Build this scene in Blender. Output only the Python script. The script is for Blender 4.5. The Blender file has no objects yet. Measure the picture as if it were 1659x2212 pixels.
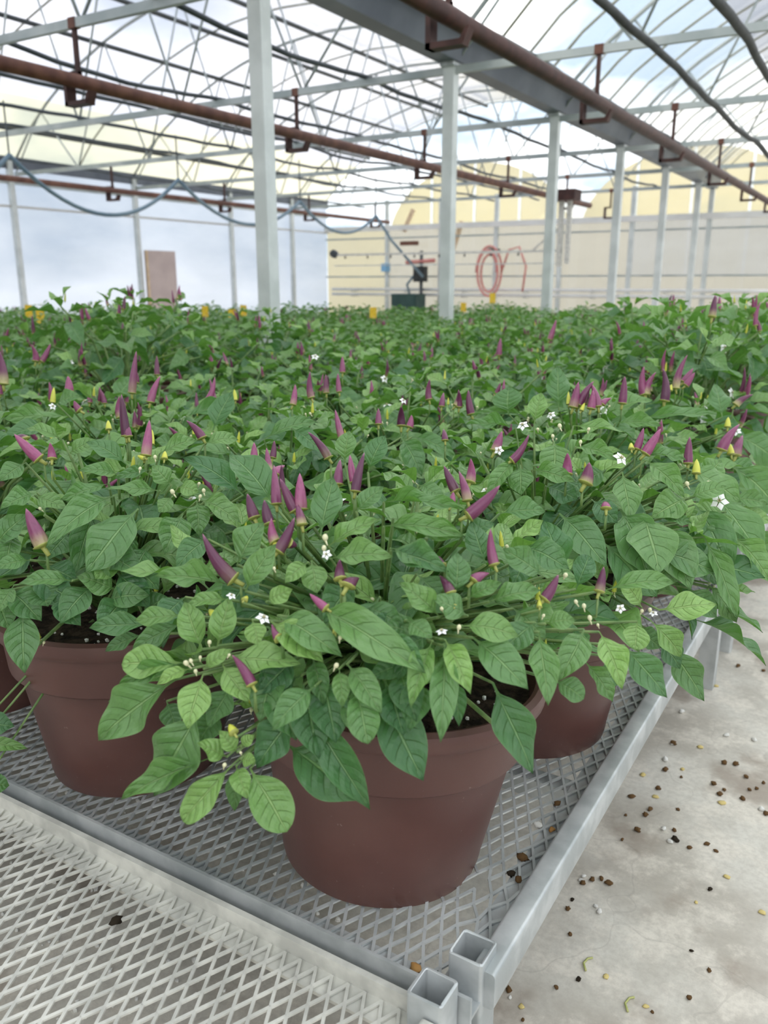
import bpy, math, random
from mathutils import Vector, Matrix, noise as mnoise

# ------------------------------------------------------------------ camera, sky, exposure
SC = bpy.context.scene
COL = SC.collection
IMG_W, IMG_H = 1659.0, 2212.0
F_PX, HORIZON, VANISH_X = 1800.0, 610.0, 1960.0
CX, CY = IMG_W / 2, IMG_H / 2
BENCH_Z = 0.25
CAM = Vector((0.0, 0.0, BENCH_Z + 0.69))
PITCH = math.atan((CY - HORIZON) / F_PX)
YAW = math.atan((VANISH_X - CX) / math.hypot(F_PX, CY - HORIZON))

cam_data = bpy.data.cameras.new('camera')
cam_data.sensor_fit = 'VERTICAL'
cam_data.sensor_height = 36.0
cam_data.lens = 36.0 * F_PX / IMG_H
cam_data.clip_start = 0.02
cam_data.clip_end = 300
cam_data.dof.use_dof = True
cam_data.dof.focus_distance = 1.05
cam_data.dof.aperture_fstop = cam_data.lens / 4.4
cam = bpy.data.objects.new('camera', cam_data)
COL.objects.link(cam)
cam.location = CAM
cam.rotation_euler = (math.pi / 2 - PITCH, 0, YAW)
SC.camera = cam

world = bpy.data.worlds.new('sky')
SC.world = world
world.use_nodes = True
wn, wl = world.node_tree.nodes, world.node_tree.links
wn.clear()
w_out = wn.new('ShaderNodeOutputWorld'); w_bg = wn.new('ShaderNodeBackground')
w_tc = wn.new('ShaderNodeTexCoord'); w_map = wn.new('ShaderNodeMapping')
w_noise = wn.new('ShaderNodeTexNoise'); w_ramp = wn.new('ShaderNodeValToRGB')
w_map.inputs['Scale'].default_value = (1.0, 1.0, 2.2)
w_map.inputs['Location'].default_value = (0.35, 0.1, -0.28)
w_map.inputs['Rotation'].default_value = (0, 0, 0.13)
w_noise.inputs['Scale'].default_value = 2.6
w_noise.inputs['Detail'].default_value = 6
w_noise.inputs['Roughness'].default_value = 0.5
w_ramp.color_ramp.elements[0].position = 0.40
w_ramp.color_ramp.elements[0].color = (0.25, 0.33, 0.41, 1)
w_ramp.color_ramp.elements[1].position = 0.54
w_ramp.color_ramp.elements[1].color = (1.0, 0.985, 0.955, 1)
w_bg.inputs['Strength'].default_value = 1.0
wl.new(w_tc.outputs['Generated'], w_map.inputs['Vector'])
wl.new(w_map.outputs['Vector'], w_noise.inputs['Vector'])
wl.new(w_noise.outputs['Fac'], w_ramp.inputs['Fac'])
wl.new(w_ramp.outputs['Color'], w_bg.inputs['Color'])
wl.new(w_bg.outputs['Background'], w_out.inputs['Surface'])

SC.view_settings.view_transform = 'Standard'
SC.view_settings.look = 'None'
SC.view_settings.exposure = 1.65
SC.view_settings.gamma = 1.0
SC.view_settings.use_curve_mapping = False
try:
    SC.cycles.use_denoising = True
    SC.cycles.max_bounces = 7
    SC.cycles.diffuse_bounces = 4
    SC.cycles.glossy_bounces = 2
    SC.cycles.transmission_bounces = 3
    SC.cycles.transparent_max_bounces = 8
    SC.cycles.caustics_reflective = False
    SC.cycles.caustics_refractive = False
except Exception:
    pass

rng = random.Random(7)
ORD = ['', 'first', 'second', 'third', 'fourth', 'fifth', 'sixth', 'seventh', 'eighth', 'ninth', 'tenth', 'eleventh', 'twelfth', 'thirteenth', 'fourteenth', 'fifteenth', 'sixteenth', 'seventeenth', 'eighteenth', 'nineteenth', 'twentieth', 'twenty-first', 'twenty-second', 'twenty-third', 'twenty-fourth']
PI = math.pi
FWD_H = Vector((-math.sin(YAW), math.cos(YAW), 0))
RIGHT = Vector((math.cos(YAW), math.sin(YAW), 0))
FWD = FWD_H * math.cos(PITCH) - Vector((0, 0, 1)) * math.sin(PITCH)
UP = Vector((0, 0, 1)) * math.cos(PITCH) + FWD_H * math.sin(PITCH)


def sight(px, py):
    """direction in which the photograph shows a measured point"""
    return FWD + RIGHT * ((px - CX) / F_PX) - UP * ((py - CY) / F_PX)


def on_z(px, py, z):
    d = sight(px, py)
    return CAM + d * ((z - CAM.z) / d.z)


def on_x(px, py, x):
    d = sight(px, py)
    return CAM + d * ((x - CAM.x) / d.x)


def on_y(px, py, y):
    d = sight(px, py)
    return CAM + d * ((y - CAM.y) / d.y)


def project(p):
    q = Vector(p) - CAM
    z = q.dot(FWD)
    return CX + F_PX * q.dot(RIGHT) / z, CY - F_PX * q.dot(UP) / z, z


# ------------------------------------------------------------------ materials
MATS = {}


def nt_new(name):
    m = bpy.data.materials.new(name)
    m.use_nodes = True
    t = m.node_tree
    t.nodes.clear()
    out = t.nodes.new('ShaderNodeOutputMaterial')
    MATS[name] = m
    return m, t, out


def math_node(t, op, a, b=None, c=None, clamp=False):
    n = t.nodes.new('ShaderNodeMath'); n.operation = op; n.use_clamp = clamp
    for i, v in enumerate((a, b, c)):
        if v is None:
            continue
        if hasattr(v, 'links'):
            t.links.new(v, n.inputs[i])
        else:
            n.inputs[i].default_value = v
    return n.outputs[0]


def mix_col(t, fac, a, b, mode='MIX'):
    n = t.nodes.new('ShaderNodeMix'); n.data_type = 'RGBA'; n.blend_type = mode
    for sock, v in ((n.inputs['Factor'], fac), (n.inputs[6], a), (n.inputs[7], b)):
        if hasattr(v, 'links'):
            t.links.new(v, sock)
        elif isinstance(v, tuple):
            sock.default_value = (*v[:3], 1)
        else:
            sock.default_value = v
    return n.outputs[2]


def noise_node(t, scale, detail=3, vec=None, rough=0.5):
    n = t.nodes.new('ShaderNodeTexNoise')
    n.inputs['Scale'].default_value = scale
    n.inputs['Detail'].default_value = detail
    n.inputs['Roughness'].default_value = rough
    if vec is not None:
        t.links.new(vec, n.inputs['Vector'])
    return n.outputs['Fac']


def obj_coords(t):
    return t.nodes.new('ShaderNodeTexCoord').outputs['Object']


def world_coords(t):
    return t.nodes.new('ShaderNodeNewGeometry').outputs['Position']


def ramp01(t, val, lo, hi):
    n = t.nodes.new('ShaderNodeMapRange')
    n.interpolation_type = 'SMOOTHSTEP'
    t.links.new(val, n.inputs['Value'])
    n.inputs['From Min'].default_value = lo
    n.inputs['From Max'].default_value = hi
    return n.outputs['Result']


def principled(t, out, color, rough=0.5, metal=0.0, spec=0.5, bump=None, bump_s=0.2, bump_d=0.002):
    p = t.nodes.new('ShaderNodeBsdfPrincipled')
    if hasattr(color, 'links'):
        t.links.new(color, p.inputs['Base Color'])
    else:
        p.inputs['Base Color'].default_value = (*color, 1)
    if hasattr(rough, 'links'):
        t.links.new(rough, p.inputs['Roughness'])
    else:
        p.inputs['Roughness'].default_value = rough
    p.inputs['Metallic'].default_value = metal
    p.inputs['Specular IOR Level'].default_value = spec
    if bump is not None:
        b = t.nodes.new('ShaderNodeBump')
        b.inputs['Strength'].default_value = bump_s
        b.inputs['Distance'].default_value = bump_d
        t.links.new(bump, b.inputs['Height'])
        t.links.new(b.outputs['Normal'], p.inputs['Normal'])
    if out is not None:
        t.links.new(p.outputs['BSDF'], out.inputs['Surface'])
    return p


def mat_noisy(name, c1, c2, scale, rough=0.5, metal=0.0, spec=0.5, lo=0.35, hi=0.65, coords='object', detail=4, bump_s=0.0, bump_d=0.001, bscale=None):
    m, t, out = nt_new(name)
    vec = obj_coords(t) if coords == 'object' else world_coords(t)
    f = noise_node(t, scale, detail, vec)
    c = mix_col(t, ramp01(t, f, lo, hi), c1, c2)
    bump = noise_node(t, bscale or scale * 3, 3, vec) if bump_s else None
    principled(t, out, c, rough, metal, spec, bump, bump_s, bump_d)
    return m


mat_noisy('galvanised', (0.42, 0.45, 0.455), (0.60, 0.625, 0.63), 18, rough=0.42, metal=0.35, coords='world', bump_s=0.15, bscale=220)
mat_noisy('galvanised_pale', (0.56, 0.555, 0.51), (0.74, 0.73, 0.67), 30, rough=0.55, metal=0.15, coords='world', bump_s=0.2, bscale=300)
mat_noisy('steel_column', (0.62, 0.66, 0.65), (0.74, 0.78, 0.77), 5, rough=0.45, metal=0.2, coords='world')
mat_noisy('steel_dark', (0.055, 0.068, 0.075), (0.10, 0.115, 0.125), 4, rough=0.5, metal=0.3, coords='world')
mat_noisy('steel_bow', (0.33, 0.34, 0.27), (0.45, 0.45, 0.38), 4, rough=0.5, metal=0.2, coords='world')
mat_noisy('steel_chord', (0.36, 0.41, 0.41), (0.50, 0.54, 0.53), 3, rough=0.45, metal=0.3, coords='world')
mat_noisy('gutter_steel', (0.10, 0.118, 0.15), (0.155, 0.175, 0.21), 2, rough=0.4, metal=0.3, coords='world')
mat_noisy('rust', (0.115, 0.042, 0.028), (0.19, 0.08, 0.05), 9, rough=0.6, coords='world')
mat_noisy('rust_dark', (0.045, 0.016, 0.013), (0.075, 0.028, 0.022), 14, rough=0.6, coords='world')
mat_noisy('rust_orange', (0.38, 0.17, 0.04), (0.50, 0.28, 0.09), 20, rough=0.7, coords='world')
mat_noisy('hose_blue', (0.14, 0.22, 0.28), (0.22, 0.31, 0.36), 3, rough=0.45, coords='world')
mat_noisy('hose_red', (0.62, 0.22, 0.20), (0.70, 0.30, 0.26), 6, rough=0.5, coords='world')
mat_noisy('black_rubber', (0.012, 0.015, 0.017), (0.03, 0.034, 0.034), 12, rough=0.6, coords='world')
mat_noisy('soil', (0.012, 0.009, 0.007), (0.045, 0.032, 0.022), 60, rough=0.95, spec=0.1, bump_s=1.0, bump_d=0.01, bscale=90)
mat_noisy('perlite', (0.72, 0.71, 0.66), (0.88, 0.87, 0.83), 300, rough=0.9, spec=0.2, bump_s=0.5, bscale=500)
mat_noisy('crumb', (0.10, 0.055, 0.025), (0.22, 0.13, 0.06), 300, rough=0.95, spec=0.1, bump_s=0.6, bscale=600)
mat_noisy('crumb_dark', (0.02, 0.016, 0.012), (0.06, 0.045, 0.03), 300, rough=0.95, spec=0.1, bump_s=0.6, bscale=600)
mat_noisy('dry_petal', (0.55, 0.42, 0.14), (0.70, 0.58, 0.25), 200, rough=0.8)
mat_noisy('stalk_scrap', (0.36, 0.40, 0.12), (0.48, 0.48, 0.2), 200, rough=0.7)
mat_noisy('stem', (0.10, 0.19, 0.05), (0.17, 0.26, 0.08), 60, rough=0.5)
mat_noisy('calyx', (0.28, 0.33, 0.07), (0.42, 0.42, 0.12), 80, rough=0.45)
mat_noisy('pod_yellow', (0.62, 0.58, 0.05), (0.48, 0.56, 0.10), 50, rough=0.35)
mat_noisy('petal', (0.84, 0.85, 0.84), (0.93, 0.93, 0.92), 90, rough=0.55)
mat_noisy('anther', (0.42, 0.40, 0.30), (0.62, 0.55, 0.25), 200, rough=0.7)
mat_noisy('bud', (0.62, 0.62, 0.34), (0.75, 0.72, 0.52), 150, rough=0.6)
mat_noisy('berry', (0.045, 0.012, 0.025), (0.075, 0.02, 0.04), 60, rough=0.2)
mat_noisy('yellow_card', (0.85, 0.52, 0.02), (0.90, 0.62, 0.05), 60, rough=0.5)
mat_noisy('wood', (0.62, 0.45, 0.28), (0.74, 0.58, 0.40), 14, rough=0.7)
mat_noisy('white_paint', (0.72, 0.72, 0.70), (0.82, 0.82, 0.80), 3, rough=0.5, coords='world')
mat_noisy('dark_green', (0.015, 0.05, 0.045), (0.03, 0.075, 0.065), 8, rough=0.6)
mat_noisy('blue_plastic', (0.20, 0.45, 0.70), (0.25, 0.5, 0.75), 8, rough=0.5)
mat_noisy('pink_board', (0.52, 0.42, 0.40), (0.60, 0.49, 0.46), 3, rough=0.8, coords='world')
mat_noisy('cream_panel', (0.70, 0.66, 0.48), (0.78, 0.74, 0.58), 1.5, rough=0.7, coords='world')
mat_noisy('grey_panel', (0.52, 0.52, 0.50), (0.64, 0.63, 0.60), 1.2, rough=0.5, coords='world')
mat_noisy('beige_panel', (0.62, 0.59, 0.52), (0.70, 0.68, 0.61), 1.2, rough=0.6, coords='world')


def mat_floor():
    m, t, out = nt_new('concrete')
    w = world_coords(t)
    big = ramp01(t, noise_node(t, 2.6, 5, w, 0.6), 0.38, 0.62)
    c = mix_col(t, big, (0.45, 0.415, 0.355), (0.67, 0.645, 0.575))
    mid = ramp01(t, noise_node(t, 9.0, 6, w, 0.7), 0.45, 0.62)
    c = mix_col(t, math_node(t, 'MULTIPLY', mid, 0.75), c, (0.76, 0.71, 0.62))
    fine = ramp01(t, noise_node(t, 85.0, 4, w, 0.7), 0.35, 0.7)
    c = mix_col(t, math_node(t, 'MULTIPLY', fine, 0.35), c, (0.36, 0.325, 0.285))
    stain = ramp01(t, noise_node(t, 4.3, 5, w, 0.6), 0.52, 0.66)
    c = mix_col(t, math_node(t, 'MULTIPLY', stain, 0.72), c, (0.30, 0.245, 0.195))
    v = t.nodes.new('ShaderNodeTexVoronoi'); v.feature = 'DISTANCE_TO_EDGE'
    v.inputs['Scale'].default_value = 2.4
    wob = t.nodes.new('ShaderNodeTexNoise'); wob.inputs['Scale'].default_value = 5
    t.links.new(w, wob.inputs['Vector'])
    add = t.nodes.new('ShaderNodeVectorMath'); add.operation = 'ADD'
    sc = t.nodes.new('ShaderNodeVectorMath'); sc.operation = 'SCALE'; sc.inputs['Scale'].default_value = 0.35
    t.links.new(wob.outputs['Color'], sc.inputs[0]); t.links.new(w, add.inputs[0]); t.links.new(sc.outputs[0], add.inputs[1])
    t.links.new(add.outputs[0], v.inputs['Vector'])
    crack = math_node(t, 'LESS_THAN', v.outputs['Distance'], 0.0035)
    c = mix_col(t, math_node(t, 'MULTIPLY', crack, 0.14), c, (0.17, 0.15, 0.13))
    r = t.nodes.new('ShaderNodeMapRange'); t.links.new(big, r.inputs['Value'])
    r.inputs['To Min'].default_value = 0.42; r.inputs['To Max'].default_value = 0.7
    principled(t, out, c, r.outputs['Result'], 0, 0.4, noise_node(t, 120, 3, w), 0.25, 0.002)


mat_floor()


def mat_pot():
    m, t, out = nt_new('pot_plastic')
    o = obj_coords(t)
    f = ramp01(t, noise_node(t, 9, 4, o), 0.4, 0.7)
    c = mix_col(t, f, (0.105, 0.045, 0.038), (0.13, 0.058, 0.049))
    dust = ramp01(t, noise_node(t, 160, 2, o), 0.70, 0.76)
    patch = ramp01(t, noise_node(t, 12, 2, o), 0.50, 0.62)
    c = mix_col(t, math_node(t, 'MULTIPLY', math_node(t, 'MULTIPLY', dust, patch), 0.5), c, (0.34, 0.27, 0.25))
    principled(t, out, c, 0.42, 0, 0.5, noise_node(t, 400, 2, o), 0.08, 0.001)


mat_pot()


def mat_film(name, col, trans_col, fac, noise_amt=0.1):
    """greenhouse film: part of the light goes straight through, part is scattered"""
    m, t, out = nt_new(name)
    w = world_coords(t)
    tr = t.nodes.new('ShaderNodeBsdfTransparent'); tr.inputs['Color'].default_value = (*trans_col, 1)
    tl = t.nodes.new('ShaderNodeBsdfTranslucent'); tl.inputs['Color'].default_value = (*col, 1)
    df = t.nodes.new('ShaderNodeBsdfDiffuse'); df.inputs['Color'].default_value = (*col, 1)
    mx0 = t.nodes.new('ShaderNodeMixShader'); mx0.inputs[0].default_value = 0.06
    t.links.new(tl.outputs[0], mx0.inputs[1]); t.links.new(df.outputs[0], mx0.inputs[2])
    mx = t.nodes.new('ShaderNodeMixShader')
    st = t.nodes.new('ShaderNodeMapping'); st.inputs['Scale'].default_value = (1.0, 0.8, 2.5)
    t.links.new(w, st.inputs['Vector'])
    f = noise_node(t, 1.1, 4, st.outputs['Vector'])
    v = math_node(t, 'ADD', math_node(t, 'MULTIPLY', math_node(t, 'SUBTRACT', f, 0.5), noise_amt * 2), fac, clamp=True)
    t.links.new(v, mx.inputs[0])
    t.links.new(tr.outputs[0], mx.inputs[1]); t.links.new(mx0.outputs[0], mx.inputs[2])
    # two layers of film mirror more at grazing incidence
    ge = t.nodes.new('ShaderNodeNewGeometry')
    dp = t.nodes.new('ShaderNodeVectorMath'); dp.operation = 'DOT_PRODUCT'
    t.links.new(ge.outputs['Normal'], dp.inputs[0]); t.links.new(ge.outputs['Incoming'], dp.inputs[1])
    cs = math_node(t, 'SUBTRACT', 1.0, math_node(t, 'ABSOLUTE', dp.outputs['Value']), clamp=True)
    fr = math_node(t, 'ADD', math_node(t, 'MULTIPLY', math_node(t, 'POWER', cs, 5.0), 0.966), 0.034)
    one = math_node(t, 'SUBTRACT', 1.0, fr)
    ref = math_node(t, 'SUBTRACT', 1.0, math_node(t, 'MULTIPLY', one, one), clamp=True)
    gl = t.nodes.new('ShaderNodeBsdfGlossy'); gl.inputs['Roughness'].default_value = 0.25
    gl.inputs['Color'].default_value = (0.9, 0.9, 0.92, 1)
    mx2 = t.nodes.new('ShaderNodeMixShader')
    t.links.new(ref, mx2.inputs[0]); t.links.new(mx.outputs[0], mx2.inputs[1]); t.links.new(gl.outputs[0], mx2.inputs[2])
    t.links.new(mx2.outputs[0], out.inputs['Surface'])


mat_film('film_clear', (0.9, 0.92, 0.95), (0.96, 0.97, 0.98), 0.12, 0.05)
mat_film('film_white', (0.60, 0.605, 0.66), (0.55, 0.56, 0.61), 0.42, 0.2)
mat_film('film_grey', (0.46, 0.46, 0.50), (0.44, 0.445, 0.48), 0.5, 0.12)
mat_film('film_yellow', (0.64, 0.61, 0.47), (0.62, 0.59, 0.45), 0.45, 0.15)
mat_film('film_wall', (0.44, 0.475, 0.53), (0.40, 0.43, 0.49), 0.66, 0.22)
mat_film('panel_cream', (0.50, 0.46, 0.33), (0.45, 0.42, 0.3), 0.9, 0.1)
mat_film('panel_beige', (0.46, 0.445, 0.40), (0.42, 0.41, 0.37), 0.88, 0.1)
mat_film('panel_grey', (0.44, 0.445, 0.45), (0.40, 0.41, 0.42), 0.8, 0.15)
mat_film('film_gable_yellow', (0.62, 0.53, 0.27), (0.62, 0.54, 0.30), 0.75, 0.1)


def mat_leaf():
    m, t, out = nt_new('leaf')
    uv = t.nodes.new('ShaderNodeUVMap').outputs['UV']
    sep = t.nodes.new('ShaderNodeSeparateXYZ'); t.links.new(uv, sep.inputs[0])
    u, v = sep.outputs['X'], sep.outputs['Y']
    au = math_node(t, 'ABSOLUTE', math_node(t, 'SUBTRACT', math_node(t, 'MULTIPLY', u, 2.0), 1.0))
    oi = t.nodes.new('ShaderNodeObjectInfo')
    geo = t.nodes.new('ShaderNodeNewGeometry')
    rnd = math_node(t, 'FRACT', math_node(t, 'ADD', oi.outputs['Random'], geo.outputs['Random Per Island']))
    rnd2 = math_node(t, 'FRACT', math_node(t, 'MULTIPLY', rnd, 7.13))
    sc = t.nodes.new('ShaderNodeSeparateColor'); t.links.new(oi.outputs['Color'], sc.inputs[0])
    young = math_node(t, 'ADD', sc.outputs['Red'], math_node(t, 'MULTIPLY', math_node(t, 'SUBTRACT', rnd, 0.5), 0.35), clamp=True)
    c = mix_col(t, young, (0.074, 0.188, 0.078), (0.32, 0.53, 0.15))
    c = mix_col(t, math_node(t, 'MULTIPLY', rnd2, 0.3), c, (0.035, 0.15, 0.04))
    # veins: curved side veins and the midrib
    ph = math_node(t, 'MULTIPLY', math_node(t, 'SUBTRACT', v, math_node(t, 'MULTIPLY', math_node(t, 'POWER', au, 1.3), 0.2)), 6.5)
    fr = math_node(t, 'ABSOLUTE', math_node(t, 'SUBTRACT', math_node(t, 'FRACT', ph), 0.5))
    side = ramp01(t, fr, 0.06, 0.0)
    side = math_node(t, 'MULTIPLY', side, ramp01(t, au, 0.95, 0.35))
    rib = ramp01(t, au, 0.085, 0.03)
    pet = ramp01(t, v, 0.16, 0.10)
    rib = math_node(t, 'MAXIMUM', rib, pet)
    edge = math_node(t, 'MULTIPLY', ramp01(t, au, 0.955, 0.995), 0.45)
    vein = math_node(t, 'MAXIMUM', math_node(t, 'MAXIMUM', math_node(t, 'MULTIPLY', side, 0.36), math_node(t, 'MULTIPLY', rib, 0.75)), edge)
    c = mix_col(t, vein, c, mix_col(t, young, (0.20, 0.36, 0.15), (0.36, 0.52, 0.18)))
    blot = noise_node(t, 9, 3, uv)
    c = mix_col(t, math_node(t, 'MULTIPLY', ramp01(t, blot, 0.45, 0.75), 0.22), c, (0.02, 0.075, 0.022))
    # quilted relief between the veins
    cell = math_node(t, 'SUBTRACT', 1.0, math_node(t, 'MULTIPLY', math_node(t, 'SUBTRACT', 0.5, fr), math_node(t, 'SUBTRACT', 0.5, fr)))
    h = math_node(t, 'SUBTRACT', math_node(t, 'MULTIPLY', noise_node(t, 13, 3, uv), 0.5), math_node(t, 'MULTIPLY', math_node(t, 'MAXIMUM', side, rib), 0.6))
    h = math_node(t, 'ADD', h, math_node(t, 'MULTIPLY', fr, 0.7))
    p = principled(t, None, c, 0.34, 0, 0.55, h, 0.85, 0.0024)
    c2 = mix_col(t, 0.5, c, (0.30, 0.55, 0.04), 'MULTIPLY')
    tr = t.nodes.new('ShaderNodeBsdfTranslucent')
    c3 = mix_col(t, 0.75, c, (0.17, 0.45, 0.03))
    t.links.new(c3, tr.inputs['Color'])
    mx = t.nodes.new('ShaderNodeMixShader'); mx.inputs[0].default_value = 0.28
    t.links.new(p.outputs[0], mx.inputs[1]); t.links.new(tr.outputs[0], mx.inputs[2])
    t.links.new(mx.outputs[0], out.inputs['Surface'])


mat_leaf()


def mat_pepper():
    m, t, out = nt_new('pepper_skin')
    uv = t.nodes.new('ShaderNodeUVMap').outputs['UV']
    sep = t.nodes.new('ShaderNodeSeparateXYZ'); t.links.new(uv, sep.inputs[0])
    v = sep.outputs['Y']
    oi = t.nodes.new('ShaderNodeObjectInfo')
    r = oi.outputs['Random']
    c = mix_col(t, r, (0.075, 0.013, 0.045), (0.32, 0.075, 0.18))
    c = mix_col(t, math_node(t, 'MULTIPLY', ramp01(t, v, 0.86, 1.0), 0.55), c, (0.55, 0.25, 0.38))
    r2 = math_node(t, 'FRACT', math_node(t, 'MULTIPLY', r, 5.7))
    base = math_node(t, 'MULTIPLY', ramp01(t, v, 0.42, 0.02), ramp01(t, r2, 0.35, 1.0))
    c = mix_col(t, base, c, (0.46, 0.42, 0.20))
    o = obj_coords(t)
    c = mix_col(t, math_node(t, 'MULTIPLY', ramp01(t, noise_node(t, 6, 3, o), 0.5, 0.7), 0.35), c, (0.10, 0.02, 0.05))
    principled(t, out, c, 0.28, 0, 0.5)


mat_pepper()


# ------------------------------------------------------------------ mesh helpers
class MB:
    def __init__(self):
        self.v, self.f, self.uv = [], [], None

    def box(self, x0, x1, y0, y1, z0, z1):
        b = len(self.v)
        self.v += [(x, y, z) for z in (z0, z1) for y in (y0, y1) for x in (x0, x1)]
        self.f += [(b, b + 2, b + 3, b + 1), (b + 4, b + 5, b + 7, b + 6), (b, b + 1, b + 5, b + 4),
                   (b + 2, b + 6, b + 7, b + 3), (b, b + 4, b + 6, b + 2), (b + 1, b + 3, b + 7, b + 5)]
        return self

    def obox(self, a, b_, w, h, up=(0, 0, 1)):
        """bar of section w x h from a to b"""
        a, b_ = Vector(a), Vector(b_)
        d = (b_ - a).normalized()
        s = d.cross(Vector(up))
        if s.length < 1e-4:
            s = d.cross(Vector((1, 0, 0)))
        s.normalize()
        n = s.cross(d)
        k = len(self.v)
        for p in (a, b_):
            for i, j in ((-1, -1), (1, -1), (1, 1), (-1, 1)):
                self.v.append(tuple(p + s * (i * w / 2) + n * (j * h / 2)))
        self.f += [(k, k + 1, k + 5, k + 4), (k + 1, k + 2, k + 6, k + 5), (k + 2, k + 3, k + 7, k + 6),
                   (k + 3, k, k + 4, k + 7), (k + 3, k + 2, k + 1, k), (k + 4, k + 5, k + 6, k + 7)]
        return self

    def tube(self, pts, r, n=8, cap=True):
        pts = [Vector(p) for p in pts]
        rs = r if isinstance(r, (list, tuple)) else [r] * len(pts)
        k = len(self.v)
        side = None
        for i, p in enumerate(pts):
            d = (pts[min(i + 1, len(pts) - 1)] - pts[max(i - 1, 0)])
            d = d.normalized() if d.length > 1e-9 else Vector((0, 0, 1))
            if side is None:
                side = d.cross(Vector((0, 0, 1)))
                if side.length < 1e-3:
                    side = d.cross(Vector((1, 0, 0)))
            side = side - d * side.dot(d)
            if side.length < 1e-6:
                side = d.orthogonal()
            side.normalize()
            n2 = d.cross(side)
            for j in range(n):
                a = 2 * PI * j / n
                self.v.append(tuple(p + (side * math.cos(a) + n2 * math.sin(a)) * rs[i]))
        for i in range(len(pts) - 1):
            for j in range(n):
                a, b = k + i * n + j, k + i * n + (j + 1) % n
                self.f.append((a, b, b + n, a + n))
        if cap:
            self.f.append(tuple(k + j for j in reversed(range(n))))
            e = k + (len(pts) - 1) * n
            self.f.append(tuple(e + j for j in range(n)))
        return self

    def lathe(self, prof, n=48, off=(0, 0, 0)):
        k = len(self.v)
        for r, z in prof:
            for j in range(n):
                a = 2 * PI * j / n
                self.v.append((off[0] + r * math.cos(a), off[1] + r * math.sin(a), off[2] + z))
        for i in range(len(prof) - 1):
            for j in range(n):
                a, b = k + i * n + j, k + i * n + (j + 1) % n
                self.f.append((a, b, b + n, a + n))
        return self

    def ball(self, c, r, n=6, m=4, jit=0.0, rg=None, sq=(1, 1, 1)):
        k = len(self.v)
        c = Vector(c)
        rows = [[(0, 0, -1)]] + [[(math.sin(PI * i / m) * math.cos(2 * PI * j / n), math.sin(PI * i / m) * math.sin(2 * PI * j / n), -math.cos(PI * i / m)) for j in range(n)] for i in range(1, m)] + [[(0, 0, 1)]]
        idx = []
        for row in rows:
            ids = []
            for p in row:
                q = r * (1 + (rg.uniform(-jit, jit) if rg else 0))
                self.v.append((c.x + p[0] * q * sq[0], c.y + p[1] * q * sq[1], c.z + p[2] * q * sq[2]))
                ids.append(len(self.v) - 1)
            idx.append(ids)
        for i in range(len(idx) - 1):
            A, B = idx[i], idx[i + 1]
            for j in range(n):
                if len(A) == 1:
                    self.f.append((A[0], B[(j + 1) % n], B[j]))
                elif len(B) == 1:
                    self.f.append((A[j], A[(j + 1) % n], B[0]))
                else:
                    self.f.append((A[j], A[(j + 1) % n], B[(j + 1) % n], B[j]))
        return self

    def mesh(self, name, mat, smooth=False):
        me = bpy.data.meshes.new(name)
        me.from_pydata([tuple(p) for p in self.v], [], self.f)
        if self.uv is not None:
            lay = me.uv_layers.new(name='UVMap')
            flat = []
            for lp in me.loops:
                flat += self.uv[lp.vertex_index]
            lay.data.foreach_set('uv', flat)
        me.materials.append(MATS[mat])
        if smooth:
            me.polygons.foreach_set('use_smooth', [True] * len(me.polygons))
            if smooth == 'auto':
                try:
                    me.set_sharp_from_angle(angle=math.radians(35))
                except Exception:
                    pass
        me.update()
        return me

    def build(self, name, mat, parent=None, smooth=False):
        return link(name, self.mesh(name, mat, smooth), parent)


def link(name, me, parent=None):
    o = bpy.data.objects.new(name, me)
    COL.objects.link(o)
    if parent is not None:
        o.parent = parent
    return o


def empty(name, loc=(0, 0, 0), rz=0.0):
    o = bpy.data.objects.new(name, None)
    COL.objects.link(o)
    o.empty_display_size = 0.1
    o.location = loc
    o.rotation_euler = (0, 0, rz)
    return o


def tag(o, label=None, cat=None, group=None, kind=None):
    if label: o['label'] = label
    if cat: o['category'] = cat
    if group: o['group'] = group
    if kind: o['kind'] = kind
    return o


KIDS = {}


def copy_tree(o, parent=None):
    c = o.copy()
    COL.objects.link(c)
    c.parent = parent
    for ch in KIDS.get(o.name) or o.children:
        copy_tree(ch, c)
    return c


# ------------------------------------------------------------------ the greenhouse shell
ROW_X = -3.0                 # column row and gutter
WALL_X = -10.9               # left wall
RIGHT_X = 4.9
END_Y = 15.6                 # end wall
BACK_Y = -5.0
COL_STEP = 2.15
COL_Y0 = 3.73
EAVE_Z = 2.56
CHORD_Z = 2.40
RISE = 1.6
TRUSS_Y = [COL_Y0 + COL_STEP * k for k in range(-2, 6)]

f = MB(); f.box(-16, 9, BACK_Y - 3, END_Y + 14, -0.1, 0.0)
tag(f.build('floor', 'concrete'), 'grey stained concrete greenhouse floor with mottled wear', None, None, 'structure')


def arch_z(x, x0, x1):
    u = (x - x0) / (x1 - x0)
    return EAVE_Z + RISE * (4 * u * (1 - u)) ** 0.85 if 0 < u < 1 else EAVE_Z


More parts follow.
